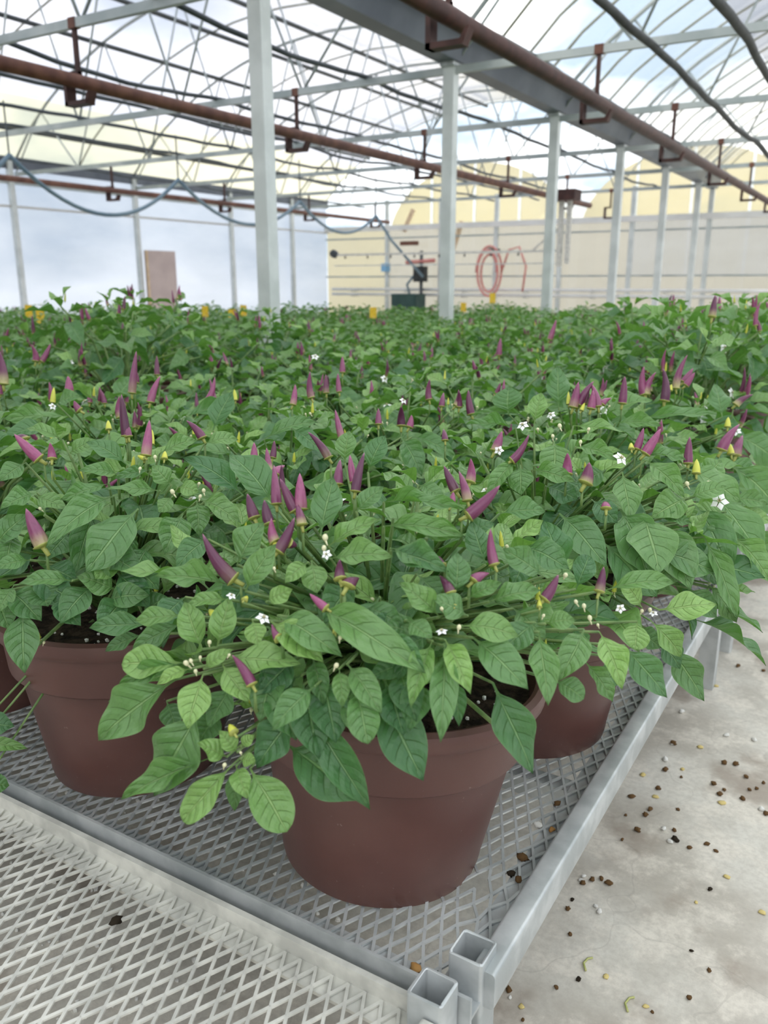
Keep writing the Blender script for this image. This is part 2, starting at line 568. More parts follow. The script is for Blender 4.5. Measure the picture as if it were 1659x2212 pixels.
def roof(name, x0, x1, strips, purl, label):
    """film roof: strips of film over bows and purlins"""
    root = empty(name, (0, 0, 0)); tag(root, label, None, None, 'structure')
    for (u0, u1, mat) in strips:
        m = MB()
        nx, ys = 8, [BACK_Y, END_Y]
        rows = []
        for y in ys:
            for i in range(nx + 1):
                x = x0 + (x1 - x0) * (u0 + (u1 - u0) * i / nx)
                m.v.append((x, y, arch_z(x, x0, x1) + 0.03))
        for i in range(nx):
            m.f.append((i, i + 1, nx + 2 + i, nx + 1 + i))
        m.build('film_panel', mat, root, True)
    # bows between and at the trusses
    mb = MB()
    pts = [(x0 + (x1 - x0) * i / 20, 0, arch_z(x0 + (x1 - x0) * i / 20, x0, x1)) for i in range(21)]
    me = MB().tube(pts, 0.012, 6).mesh('bow', 'steel_bow', True)
    gap = COL_STEP / 2 if x1 < x0 else COL_STEP / 4
    y = TRUSS_Y[0] - gap
    while y < END_Y:
        o = link('bow', me, root); o.location = (0, y, 0)
        y += gap
    for u, r, mat in purl:
        x = x0 + (x1 - x0) * u
        m = MB().tube([(x, BACK_Y, arch_z(x, x0, x1) - 0.035), (x, END_Y, arch_z(x, x0, x1) - 0.035)], r, 6)
        m.build('purlin', mat, root, True)
    return root


roof('ceiling', ROW_X, WALL_X,
     [(0.0, 0.30, 'film_white'), (0.30, 0.62, 'film_white'), (0.62, 0.90, 'film_white'), (0.90, 1.0, 'film_yellow')],
     [(u, 0.028, 'steel_dark') for u in (0.09, 0.2, 0.31, 0.42, 0.53, 0.64, 0.75, 0.86, 0.95)],  # backlit darkness of the purlins is put into their steel colour
     'arched white film roof with dark purlins over the left bay')
roof('ceiling', ROW_X, RIGHT_X,
     [(0.0, 0.15, 'film_clear'), (0.15, 0.27, 'film_grey'), (0.27, 1.0, 'film_clear')],
     [(u, 0.014, 'steel_bow') for u in (0.15, 0.33, 0.5, 0.67, 0.84)],
     'arched clear film roof with grey shade strip over the right bay')

# left wall of film with posts and rails
wl_root = empty('wall_left', (WALL_X, 0, 0)); tag(wl_root, 'white translucent film side wall on steel posts', None, None, 'structure')
post_ys = [3.4, 5.6, 7.9, 10.15, 12.45, 14.3, END_Y]
edges = [BACK_Y, 0.0] + post_ys
for y0, y1 in zip(edges[:-1], edges[1:]):
    m = MB(); m.v = [(0, y0, 0), (0, y1, 0), (0, y1, EAVE_Z), (0, y0, EAVE_Z)]; m.f = [(0, 1, 2, 3)]
    m.build('film_panel', 'film_wall', wl_root)
for y in post_ys[:-1]:
    MB().box(0.02, 0.09, y - 0.035, y + 0.035, 0, EAVE_Z).build('wall_post', 'steel_column', wl_root)
for z, h, mat in ((EAVE_Z - 0.1, 0.16, 'gutter_steel'), (CHORD_Z - 0.14, 0.04, 'steel_chord'), (1.95, 0.03, 'grey_panel')):
    MB().box(0.01, 0.05, BACK_Y, END_Y, z, z + h).build('wall_rail', mat, wl_root)

for nm, a, b_ in (('wall_right', (RIGHT_X, BACK_Y), (RIGHT_X, END_Y)), ('wall_back', (WALL_X, BACK_Y), (RIGHT_X, BACK_Y))):  # wall_back is out of view, made opaque to weaken light from behind
    m = MB(); m.v = [(a[0], a[1], 0), (b_[0], b_[1], 0), (b_[0], b_[1], EAVE_Z), (a[0], a[1], EAVE_Z)]; m.f = [(0, 1, 2, 3)]
    tag(m.build(nm, 'film_wall' if nm == 'wall_right' else 'beige_panel'), 'white translucent film wall of the greenhouse' if nm == 'wall_right' else 'unseen rear wall of the greenhouse, made opaque to dim light from behind', None, None, 'structure')

# end wall: panels below a white beam, clear gables above
we = empty('wall_end', (0, END_Y, 0)); tag(we, 'end wall of pale panels under a white beam', None, None, 'structure')
BEAM_Z = 1.97
xs = [WALL_X, -9.35, -8.1, -6.9, -5.6, -4.3, -3.0, -1.7, -0.4, 0.9, 2.2, 3.5, RIGHT_X]
pm = ['panel_cream'] + ['panel_beige'] * 4 + ['panel_grey'] * 7
def sheet(x0, x1, z0, z1):
    m = MB(); n = 8       # corrugated translucent sheet
    for i in range(n + 1):
        x = x0 + (x1 - x0) * i / n
        m.v += [(x, 0.01 + 0.012 * (i % 2), z0), (x, 0.01 + 0.012 * (i % 2), z1)]
    m.f = [(2 * i, 2 * i + 2, 2 * i + 3, 2 * i + 1) for i in range(n)]
    return m


for (x0, x1), mt in zip(zip(xs[:-1], xs[1:]), pm):
    sheet(x0 + 0.008, x1 - 0.008, 0.0, 1.05).build('wall_panel', mt if mt != 'panel_grey' else 'panel_beige', we)
    sheet(x0 + 0.008, x1 - 0.008, 1.06, BEAM_Z).build('wall_panel', mt, we)
    MB().box(x1 - 0.04, x1 + 0.04, -0.06, 0.0, 0.0, EAVE_Z).build('wall_post', 'steel_column', we)
MB().box(WALL_X, RIGHT_X, -0.09, 0.0, BEAM_Z, BEAM_Z + 0.10).build('wall_beam', 'white_paint', we)
MB().box(WALL_X, RIGHT_X, -0.05, 0.0, BEAM_Z - 0.16, BEAM_Z - 0.13).build('wall_rail', 'steel_chord', we)
MB().box(WALL_X, RIGHT_X, -0.05, 0.0, 1.04, 1.07).build('wall_rail', 'steel_chord', we)
for x0, x1 in ((WALL_X, ROW_X), (ROW_X, RIGHT_X)):
    n = 24; m = MB()
    for i in range(n + 1):
        x = x0 + (x1 - x0) * i / n
        m.v += [(x, 0.02, BEAM_Z + 0.1), (x, 0.02, arch_z(x, x0, x1))]
    m.f = [(2 * i, 2 * i + 2, 2 * i + 3, 2 * i + 1) for i in range(n)]
    m.build('gable_film', 'film_clear', we)

# neighbouring hoop houses beyond the end wall, yellowed film
hoops = [(-14.2, 'past the cream corner panel'), (-6.4, 'behind the gutter end'), (1.4, 'past the right bay gable')]
for cx, k in hoops:
    root = empty('hoop_house', (cx, 30.0, 0))
    n = 24; rw = 3.7; m = MB(); g = MB(); bw = MB()
    prof = [(-rw, 0.0)] + [(-rw * math.cos(PI * i / n), 2.6 + 2.6 * math.sin(PI * i / n)) for i in range(n + 1)] + [(rw, 0.0)]
    for yy in (0.0, 14.0):
        m.v += [(x, yy, z) for x, z in prof]
    q = len(prof)
    m.f = [(i, i + 1, q + i + 1, q + i) for i in range(q - 1)]
    m.build('film_cover', 'film_yellow', root, True)
    g.v = [(x, 0.0, z) for x, z in prof]; g.f = [tuple(range(q))]
    g.build('gable_film', 'film_gable_yellow', root)
    for x in (-1.8, 0, 1.8):
        bw.box(x - 0.04, x + 0.04, -0.06, 0.0, 0, 2.6 + 2.6 * math.sqrt(max(0, 1 - (x / rw) ** 2)))
    bw.build('gable_frame', 'steel_column', root)
    tag(root, 'hoop house with yellowed film gable outside the end wall, ' + k, 'greenhouse', 'hoop houses beyond the end wall')

# trusses
def truss(y, kind):
    root = empty('roof_truss', (ROW_X, y, CHORD_Z))
    MB().obox((WALL_X - ROW_X, 0, 0), (RIGHT_X - ROW_X, 0, 0), 0.035, 0.05).build('bottom_chord', 'steel_chord', root)
    return root


web_meshes = []
for x0, x1 in ((ROW_X, WALL_X), (ROW_X, RIGHT_X)):
    n = 6
    for i in range(n):
        ua, ub = (i + 0.0) / n, (i + 0.5) / n
        xa = x0 + (x1 - x0) * ua; xb = x0 + (x1 - x0) * ub
        xc = x0 + (x1 - x0) * (i + 1.0) / n
        za = 0.0
        zb = arch_z(xb, x0, x1) - CHORD_Z
        for (p, q) in (((xa, 0), (xb, zb)), ((xb, zb), (xc, 0))):
            web_meshes.append(MB().tube([(p[0] - ROW_X, 0, p[1]), (q[0] - ROW_X, 0, q[1])], 0.011, 5).mesh('web_bar', 'steel_chord', True))
for y in TRUSS_Y:
    tr = truss(y, 0)
    for me in web_meshes:
        link('web_bar', me, tr)
    for x0, x1 in ((ROW_X, WALL_X), (ROW_X, RIGHT_X)):
        pts = [(x0 - ROW_X + (x1 - x0) * i / 20, 0, arch_z(x0 + (x1 - x0) * i / 20, x0, x1) - CHORD_Z - 0.01) for i in range(21)]
        MB().tube(pts, 0.016, 6).build('top_chord', 'steel_chord', tr, True)
    for x in (-4.38, -1.92, 0.6):
        MB().box(x - ROW_X - 0.03, x - ROW_X + 0.03, -0.021, 0.021, -0.028, 0.030).build('joint_clamp', 'rust', tr)
    tag(tr, 'galvanised roof truss with zigzag web bars, %s from the end wall' % ORD[len(TRUSS_Y) - TRUSS_Y.index(y)], 'truss', 'roof trusses')

# columns
for k in range(0, 6):
    y = COL_Y0 + COL_STEP * k
    root = empty('steel_column', (ROW_X, y, 0))
    w = 0.042
    MB().box(-w, w, -w, w, 0, EAVE_Z - 0.12).build('column_shaft', 'steel_column', root)
    MB().box(-w - 0.012, w + 0.012, -w - 0.03, w + 0.03, EAVE_Z - 0.14, EAVE_Z - 0.10).build('cap_plate', 'galvanised', root)
    tag(root, 'square galvanised steel column under the gutter, %s from the end wall' % ORD[6 - k], 'column', 'columns under the gutter')

# gutter
g = empty('roof_gutter', (ROW_X, 0, EAVE_Z - 0.10))
m = MB()
prof = [(-0.16, 0.17), (-0.13, 0.17), (-0.062, 0.0), (0.062, 0.0), (0.13, 0.17), (0.16, 0.17), (0.16, 0.16), (0.14, 0.16), (0.072, -0.012), (-0.072, -0.012), (-0.14, 0.16), (-0.16, 0.16)]
for yy in (BACK_Y, END_Y):
    m.v += [(x, yy, z) for x, z in prof]
q = len(prof)
m.f = [(i, (i + 1) % q, q + (i + 1) % q, q + i) for i in range(q)]
m.build('gutter_channel', 'gutter_steel', g)
for s in (-1, 1):
    MB().box(s * 0.20 - 0.04, s * 0.20 + 0.04, BACK_Y, END_Y, 0.12, 0.135).build('gutter_flange', 'white_paint', g)
tag(g, 'grey steel gutter channel running along the column tops', 'gutter')

# rusty heating pipes on hangers
PIPE_Z = 2.09
def heating_pipe(x, r, mat, label, ys, y_end, tail=False):
    root = empty('heating_pipe', (x, 0, PIPE_Z))
    MB().tube([(0, BACK_Y, 0), (0, y_end, 0)], r, 12).build('pipe', mat, root, True)
    for y in ys:
        h = MB()
        h.box(-0.10, -0.075, y - 0.035, y + 0.035, -0.13, 0.05)
        h.box(-0.10, 0.085, y - 0.035, y + 0.035, -0.13, -0.105)
        h.box(-0.012, 0.012, y - 0.012, y + 0.012, r * 0.8, CHORD_Z - PIPE_Z + 0.0)
        h.box(-0.10, 0.012, y - 0.02, y + 0.02, r * 0.85, r * 0.85 + 0.022)
        h.v += [(0.085, y - 0.03, -0.13), (0.115, y - 0.03, -0.06), (0.10, y - 0.03, -0.06), (0.065, y - 0.03, -0.11),
                (0.085, y + 0.03, -0.13), (0.115, y + 0.03, -0.06), (0.10, y + 0.03, -0.06), (0.065, y + 0.03, -0.11)]
        k = len(h.v) - 8
        h.f += [(k, k + 1, k + 2, k + 3), (k + 7, k + 6, k + 5, k + 4), (k, k + 4, k + 5, k + 1), (k + 1, k + 5, k + 6, k + 2), (k + 2, k + 6, k + 7, k + 3), (k + 3, k + 7, k + 4, k)]
        h.build('pipe_hanger', 'rust_dark', root)
    tag(root, label, 'pipe')
    return root


heating_pipe(-1.92, 0.042, 'rust_dark', 'dark rusty overhead pipe to the right of the gutter', TRUSS_Y, END_Y - 0.1)
heating_pipe(-4.38, 0.042, 'rust', 'rusty brown overhead pipe just left of the column row', TRUSS_Y, 13.4)
heating_pipe(-8.97, 0.034, 'rust', 'thin rusty overhead pipe near the left film wall', TRUSS_Y, END_Y - 0.6)

# dark cables and hoses that run along the bays at chord height
def run_line(x, z, r, mat, name, label, cat, group=None, wob=0.03, seed=1):
    rg = random.Random(seed)
    pts = []
    y = BACK_Y
    p1, p2 = rg.uniform(0, 6), rg.uniform(0, 6)
    while y < END_Y:
        sag = ((y - COL_Y0) / COL_STEP) % 1.0
        pts.append((x + wob * 0.4 * math.sin(y * 1.9 + p1), y, z - wob * 4 * sag * (1 - sag) * (0.7 + 0.5 * math.sin(y * 0.8 + p2)) + 0.004 * math.sin(y * 9 + p2)))
        y += 0.215
    o = MB().tube(pts, r, 6).build(name, mat, None, True)
    tag(o, label, cat, group)


CZ = CHORD_Z - 0.045
run_line(-2.36, CZ + 0.06, 0.016, 'steel_dark', 'curtain_cable', 'black curtain cable clipped under the trusses closest to the dark rusty pipe', 'cable', None, 0.015, 3)
run_line(-1.55, CZ, 0.024, 'black_rubber', 'curtain_cable', 'thick black wrinkled curtain cable beyond the dark rusty pipe', 'cable', None, 0.03, 4)
run_line(-1.03, CZ, 0.028, 'black_rubber', 'curtain_cable', 'thick black frayed curtain cable under the grey shade strip', 'cable', None, 0.03, 5)
for i, x in enumerate((-3.7, -5.2, -6.0, -6.9, -7.8, -9.8)):
    run_line(x, CZ + 0.09, 0.017, 'steel_dark', 'curtain_cable', 'dark drooping curtain cable under the white roof, %s out from the gutter' % ORD[i + 1], 'cable', 'curtain cables of the left bay', 0.05, 20 + i)

# festooned supply hose of the watering boom
HX = -7.1
peaks = [(20, 335), (385, 388), (648, 435), (812, 466)]
pk = [on_x(px, py, HX) for px, py in peaks]
pk = [pk[0] - (pk[1] - pk[0])] + pk
hroot = empty('festoon_hose', (HX, 0, 0))
for i, (a, b_) in enumerate(zip(pk[:-1], pk[1:])):
    pts = []
    for k in range(17):
        s = k / 16
        p = a.lerp(b_, s); p.z -= 0.50 * 4 * s * (1 - s) * (1 - 0.12 * i)
        pts.append((p.x - HX, p.y, p.z))
    MB().tube(pts, 0.021, 8).build('hose_loop', 'hose_blue', hroot, True)
    MB().tube([(b_.x - HX, b_.y, b_.z), (b_.x - HX, b_.y, CHORD_Z + 0.1)], 0.008, 5).build('hose_hook', 'steel_dark', hroot)
e = pk[-1]
MB().tube([(e.x - HX, e.y, e.z), (e.x - HX + 0.1, e.y + 0.3, e.z - 0.35), (e.x - HX + 0.45, e.y + 0.7, e.z - 0.9)], 0.021, 8).build('hose_tail', 'hose_blue', hroot, True)
tag(hroot, 'blue grey hose hanging in loops along the left bay', 'hose')

# watering boom in front of the end wall
BY = 11.9
p0, p1 = on_y(722, 548, BY), on_y(1212, 545, BY)
bz = (p0.z + p1.z) / 2
br = empty('watering_boom', (p1.x, BY, bz))
MB().obox((p0.x - p1.x, 0, 0), (0, 0, 0), 0.03, 0.035).build('boom_pipe', 'galvanised_pale', br)
MB().obox((p0.x - p1.x, 0, -0.17), (0, 0, -0.17), 0.015, 0.015).build('boom_cable', 'galvanised', br)
for i in range(9):
    x = (p0.x - p1.x) * (i + 0.5) / 9
    MB().tube([(x, 0, 0), (x, 0, -0.045), (x, 0, -0.06)], [0.012, 0.012, 0.02], 6).build('nozzle', 'black_rubber', br)
MB().box(-0.06, 0.0, -0.03, 0.03, -0.22, PIPE_Z - bz).build('boom_post', 'galvanised_pale', br)
MB().box(0.06, 0.12, -0.03, 0.03, -0.18, PIPE_Z - bz).build('boom_post', 'galvanised_pale', br)
MB().obox((-0.42, 0, 0.02), (-0.06, 0, 0.3), 0.025, 0.025).build('boom_brace', 'galvanised_pale', br)
MB().box(-0.16, 0.2, -0.14, 0.14, PIPE_Z - bz - 0.05, PIPE_Z - bz + 0.09).build('boom_trolley', 'rust_dark', br)
MB().ball((p0.x - p1.x, 0, 0.02), 0.075, 8, 6, 0.2, rng).build('boom_end_valve', 'steel_dark', br)
tag(br, 'pale watering boom with nozzles hanging across the left bay', 'watering boom')

# white heating rails along the end wall
for z, lab in ((0.80, 'upper'), (0.70, 'lower')):
    r = empty('wall_heating_pipe', (0, END_Y - 0.25, z))
    MB().tube([(WALL_X + 0.3, 0, 0), (RIGHT_X - 0.3, 0, 0)], 0.032, 8).build('pipe', 'white_paint', r, True)
    x = WALL_X + 0.8
    while x < RIGHT_X:
        MB().box(x - 0.012, x + 0.012, -0.01, 0.25, -0.05, -0.03).build('bracket', 'galvanised', r); x += 1.3
    tag(r, lab + ' of two white heating pipes along the end wall', 'pipe')

# things by the end wall
hr = empty('hose_coil', tuple(on_y(1055, 600, END_Y - 0.5)))
ring = []
for k in range(70):
    a = k / 69 * 2 * PI * 2.5
    rx = 0.16 + 0.10 * (k / 69)
    ring.append((math.cos(a) * rx, 0.05 * math.sin(a * 0.6), math.sin(a) * rx * 1.9 + 0.1))
MB().tube(ring, 0.022, 7).build('coil', 'hose_red', hr, True)
MB().tube([(0.26, 0, 0.1), (0.4, 0, 0.5), (0.6, 0, 0.55), (0.75, 0, 0.2), (0.7, 0, -0.25)], 0.02, 7).build('loose_end', 'hose_red', hr, True)
MB().box(-0.03, 0.03, 0.0, 0.44, 0.5, 0.54).build('coil_hook', 'steel_dark', hr)
tag(hr, 'red hose coiled on the end wall', 'hose')
c0 = on_y(882, 645, END_Y - 0.7)
cb = empty('control_box', (c0.x, END_Y - 0.7, 0))
MB().box(-0.28, 0.28, -0.2, 0.2, 0.0, 0.72).build('box_body', 'dark_green', cb)
MB().box(-0.26, 0.26, -0.215, -0.2, 0.06, 0.68).build('box_door', 'dark_green', cb)
MB().box(0.2, 0.23, -0.235, -0.215, 0.34, 0.44).build('door_latch', 'steel_dark', cb)
tag(cb, 'dark green cabinet standing against the end wall', 'cabinet')
c1 = on_y(905, 570, END_Y - 0.4)
pr = empty('pump_unit', (c1.x, END_Y - 0.3, 0))
MB().tube([(0, 0, 0), (0, 0, 1.55)], 0.035, 8).build('riser_pipe', 'steel_dark', pr, True)
MB().box(-0.12, 0.12, -0.12, 0.05, 0.95, 1.25).build('pump_body', 'black_rubber', pr)
MB().tube([(-0.35, 0, 1.33), (0.3, 0, 1.36)], 0.04, 8).build('valve_pipe', 'hose_red', pr, True)
MB().tube([(-0.2, 0, 0.5), (-0.3, -0.05, 0.9), (-0.05, 0, 1.2)], 0.025, 7).build('pump_hose', 'hose_blue', pr, True)
MB().box(-0.5, -0.12, 0.0, 0.1, 1.66, 1.74).build('shelf_board', 'rust', pr)
tag(pr, 'dark pump and pipework with red valve pipe at the end wall', 'pump')
for (a, b_, lab) in (((893, 452), (872, 500), 'short wooden batten leaning high on the end wall behind the looped hose'), ((998, 478), (978, 540), 'longer wooden batten leaning on the end wall above the red hose')):
    A, B = on_y(*a, END_Y - 0.02), on_y(*b_, END_Y - 0.02)
    tag(MB().obox(A, B, 0.09, 0.03, (0, 1, 0)).build('wooden_batten', 'wood'), lab, 'batten')
bp = on_y(827, 578, END_Y - 0.2)
bl = empty('blue_label', (bp.x, END_Y - 0.16, bp.z))
MB().box(-0.06, 0.06, -0.012, 0.16, -0.08, 0.08).build('label_plate', 'blue_plastic', bl)
tag(bl, 'small blue plate on the end wall', 'plate')
# pinkish board at the left wall
bd = on_x(352, 600, WALL_X + 0.15)
pb = empty('leaning_board', (WALL_X + 0.1, bd.y, 0))
MB().box(0.0, 0.03, -0.34, 0.34, 0.0, 1.45).build('board', 'pink_board', pb)
MB().box(0.03, 0.05, -0.34, -0.30, 0.0, 1.45).build('board_batten', 'wood', pb)
tag(pb, 'pinkish brown board standing against the white film wall', 'board')

# ------------------------------------------------------------------ benches
LX, LY = 0.0202, 0.0424      # expanded metal diamond


def deck_mesh(x0, x1, y0, y1, name, mat, damage=None):
    """sheet of expanded metal: strands rise and fall between flat knuckles"""
    m = MB()
    rg = random.Random(11)
    nx = int((x1 - x0) / (LX / 2)); ny = int((y1 - y0) / (LY / 2))
    wv = 0.0017
    node = {}
    for i in range(nx + 1):
        for j in range(ny + 1):
            if (i + j) % 2 == 0:
                x, y = x0 + i * LX / 2, y0 + j * LY / 2
                dx = 0.0006 * mnoise.noise(Vector((x * 9, y * 9, 0.3))); dz = 0.002 * mnoise.noise(Vector((x * 5, y * 5, 1.7)))
                if damage:
                    d = math.hypot(x - damage[0], y - damage[1])
                    if d < damage[2]:
                        k = (1 - d / damage[2])
                        dx += 0.010 * k * mnoise.noise(Vector((x * 40, y * 40, 2.2))); dz += 0.012 * k * mnoise.noise(Vector((x * 30, y * 30, 5)))
                node[(i, j)] = Vector((x + dx, y, dz))
    th = 0.0013
    for (i, j), p in node.items():
        for s in (-1, 1):
            q = node.get((i + s, j + 1))
            if q is None:
                continue
            if damage and math.hypot(p.x - damage[0], p.y - damage[1]) < damage[3] and rg.random() < 0.75:
                continue
            k = len(m.v)
            d = (q - p).normalized(); n = Vector((-d.y, d.x, 0)).normalized() * wv
            for a in (p - d * 0.001, q + d * 0.001):
                m.v += [tuple(a - n + Vector((0, 0, th * 0.8))), tuple(a + n + Vector((0, 0, th * 1.2))), tuple(a + n - Vector((0, 0, th))), tuple(a - n - Vector((0, 0, th)))]
            m.f += [(k, k + 4, k + 5, k + 1), (k + 1, k + 5, k + 6, k + 2), (k + 2, k + 6, k + 7, k + 3), (k + 3, k + 7, k + 4, k)]
    return m.mesh(name, mat)


BW, BL = 1.60, 1.50
std_deck = deck_mesh(-BW + 0.03, -0.035, 0.02, BL - 0.03, 'mesh_deck', 'galvanised')
front_deck = deck_mesh(-BW + 0.03, -0.028, 0.018, BL - 0.03, 'mesh_deck', 'galvanised', (-0.085, 0.16, 0.13, 0.013))
empty_deck = deck_mesh(-BW + 0.02, -0.022, 0.45, BL - 0.008, 'mesh_deck', 'galvanised_pale')


def square_post(root, x, y, z0, z1, w=0.019, t=0.0032, mat='galvanised'):
    """open square tube with rounded, slightly ragged rim"""
    m = MB()
    def loop(h, z, c):
        pts = []
        for sx, sy in ((1, 1), (-1, 1), (-1, -1), (1, -1)):
            a0 = {(1, 1): 0, (-1, 1): 1, (-1, -1): 2, (1, -1): 3}[(sx, sy)]
            for k in range(4):
                a = (a0 + k / 3) * PI / 2
                pts.append((x + sx * (h - c) + c * math.cos(a), y + sy * (h - c) + c * math.sin(a), z + (rng.uniform(-.0007, .0007) if z > z0 + .05 else 0)))
        return pts
    rings = [loop(w, z0, 0.004), loop(w, z1 - 0.001, 0.004), loop(w - 0.001, z1, 0.004), loop(w - t + 0.0006, z1, 0.0025), loop(w - t, z1 - 0.001, 0.0025), loop(w - t, z0, 0.0025)]
    for r in rings:
        m.v += r
    for i in range(len(rings) - 1):
        for j in range(16):
            m.f.append((i * 16 + j, i * 16 + (j + 1) % 16, (i + 1) * 16 + (j + 1) % 16, (i + 1) * 16 + j))
    return m.build('corner_post', mat, root, 'auto')


def rail_tube(root, p, q, w, h, mat='galvanised', name='side_rail'):
    """rounded rectangular tube"""
    m = MB()
    p, q = Vector(p), Vector(q)
    d = (q - p).normalized(); s = d.cross(Vector((0, 0, 1))).normalized(); n = Vector((0, 0, 1))
    c = 0.004
    sec = []
    for sx, sy, a0 in ((1, 1, 0), (-1, 1, 1), (-1, -1, 2), (1, -1, 3)):
        for k in range(4):
            a = (a0 + k / 3) * PI / 2
            sec.append((sx * (w / 2 - c) + c * math.cos(a), sy * (h / 2 - c) + c * math.sin(a)))
    for e in (p, q):
        m.v += [tuple(e + s * a + n * b_) for a, b_ in sec]
    N = len(sec)
    m.f = [(j, (j + 1) % N, N + (j + 1) % N, N + j) for j in range(N)] + [tuple(reversed(range(N))), tuple(range(N, 2 * N))]
    return m.build(name, mat, root, 'auto')


def bench(x, y, deck, front=True, lx=None):
    """low bench: right edge at x, near edge at y (local origin), deck level at BENCH_Z"""
    root = empty('growing_bench', (x, y, 0))
    D = BENCH_Z
    o = link('mesh_deck', deck, root); o.location = (0, 0, D)
    tag(o, None, None, None, 'stuff')
    # right side: tube with inner flange ; left side the same ; ends: angle irons
    rail_tube(root, (-0.013, 0.03, D + 0.009), (-0.013, BL, D + 0.009), 0.026, 0.043)
    rail_tube(root, (-BW + 0.013, 0.03, D + 0.009), (-BW + 0.013, BL, D + 0.009), 0.026, 0.043)
    MB().box(-0.058, -0.026, 0.03, BL, D - 0.0065, D - 0.0025).build('deck_flange', 'galvanised', root)
    MB().box(-BW + 0.026, -BW + 0.058, 0.03, BL, D - 0.0065, D - 0.0025).build('deck_flange', 'galvanised', root)
    MB().box(-BW, -0.012, 0.0, 0.004, D - 0.03, D + 0.020).build('end_rail', 'galvanised', root)
    MB().box(-BW, -0.012, 0.004, 0.034, D - 0.0065, D - 0.0025).build('deck_flange', 'galvanised', root)
    MB().box(-BW, -0.002, BL - 0.004, BL, D - 0.03, D + 0.020).build('end_rail', 'galvanised', root)
    for yy in (0.42, 0.80, 1.15):
        MB().box(-BW + 0.03, -0.03, yy, yy + 0.03, D - 0.035, D - 0.0065).build('cross_bar', 'galvanised', root)
    for xx, yy in ((-0.03, BL - 0.13), (-BW + 0.03, BL - 0.13), (-BW + 0.03, 0.13)):
        MB().box(xx - 0.019, xx + 0.019, yy - 0.019, yy + 0.019, 0, D - 0.012).build('leg', 'galvanised', root)
    square_post(root, -0.030, 0.042, 0.0, D + 0.042)
    return root


RX = -0.2535
EY = 0.600
bA = bench(RX, EY, front_deck)
tag(bA, 'galvanised mesh bench carrying the corner pot beside the concrete aisle', 'bench')
# empty bench in the foreground
D = BENCH_Z - 0.006
bB = empty('growing_bench', (-0.277, EY - 0.012 - BL, 0))
o = link('mesh_deck', empty_deck, bB); o.location = (0, 0, D); tag(o, None, None, None, 'stuff')
MB().box(-BW, -0.036, BL - 0.007, BL, D - 0.03, D + 0.016).build('end_rail', 'galvanised_pale', bB)
MB().box(-BW, -0.036, BL - 0.034, BL - 0.007, D - 0.0065, D - 0.0025).build('deck_flange', 'galvanised_pale', bB)
rail_tube(bB, (-0.010, 0, D + 0.006), (-0.010, BL - 0.03, D + 0.006), 0.02, 0.043, 'galvanised_pale')
rail_tube(bB, (-BW + 0.01, 0, D + 0.006), (-BW + 0.01, BL, D + 0.006), 0.02, 0.043, 'galvanised_pale')
MB().box(-0.05, -0.02, 0, BL - 0.034, D - 0.0065, D - 0.0025).build('deck_flange', 'galvanised_pale', bB)
MB().box(-BW, -0.01, 0, 0.007, D - 0.03, D + 0.016).build('end_rail', 'galvanised_pale', bB)
for xx, yy in ((-0.03, 0.06), (-BW + 0.03, 0.06), (-BW + 0.03, BL - 0.1)):
    MB().box(xx - 0.019, xx + 0.019, yy - 0.019, yy + 0.019, 0, D - 0.01).build('leg', 'galvanised_pale', bB)
square_post(bB, -0.019, BL - 0.009, 0.0, BENCH_Z + 0.040)
tag(bB, 'empty pale galvanised mesh bench in front of the potted peppers', 'bench')

STEP_X, STEP_Y = 1.68, 1.57
bench_cells = []
for i in range(0, 6):
    for j in range(0, 6):
        if i == 0 and j == 0:
            bench_cells.append((i, j)); continue
        x, y = RX - i * STEP_X, EY + j * STEP_Y
        c = Vector((x - BW / 2, y + BL / 2, 0.5))
        if (c - CAM).length > 9.3 or x - BW < WALL_X + 0.4:
            continue
        if any((-1.43 * yy < xx) for xx, yy in ((x, y + BL), (x, y + BL + 0.3))) is False:
            continue
        bench_cells.append((i, j))

# further benches
bench_spots = {}
for (i, j) in bench_cells:
    if (i, j) != (0, 0):
        bb = bench(RX - i * STEP_X, EY + j * STEP_Y, std_deck)
        if i == 0 and j == 1:
            tag(bb, 'galvanised mesh bench next along the concrete aisle, hidden under peppers', 'bench')
        else:
            tag(bb, 'galvanised mesh bench under peppers, %s from the aisle, %s behind the empty bench' % (ORD[i + 1], ORD[j + 1]), 'bench', 'benches further into the house')

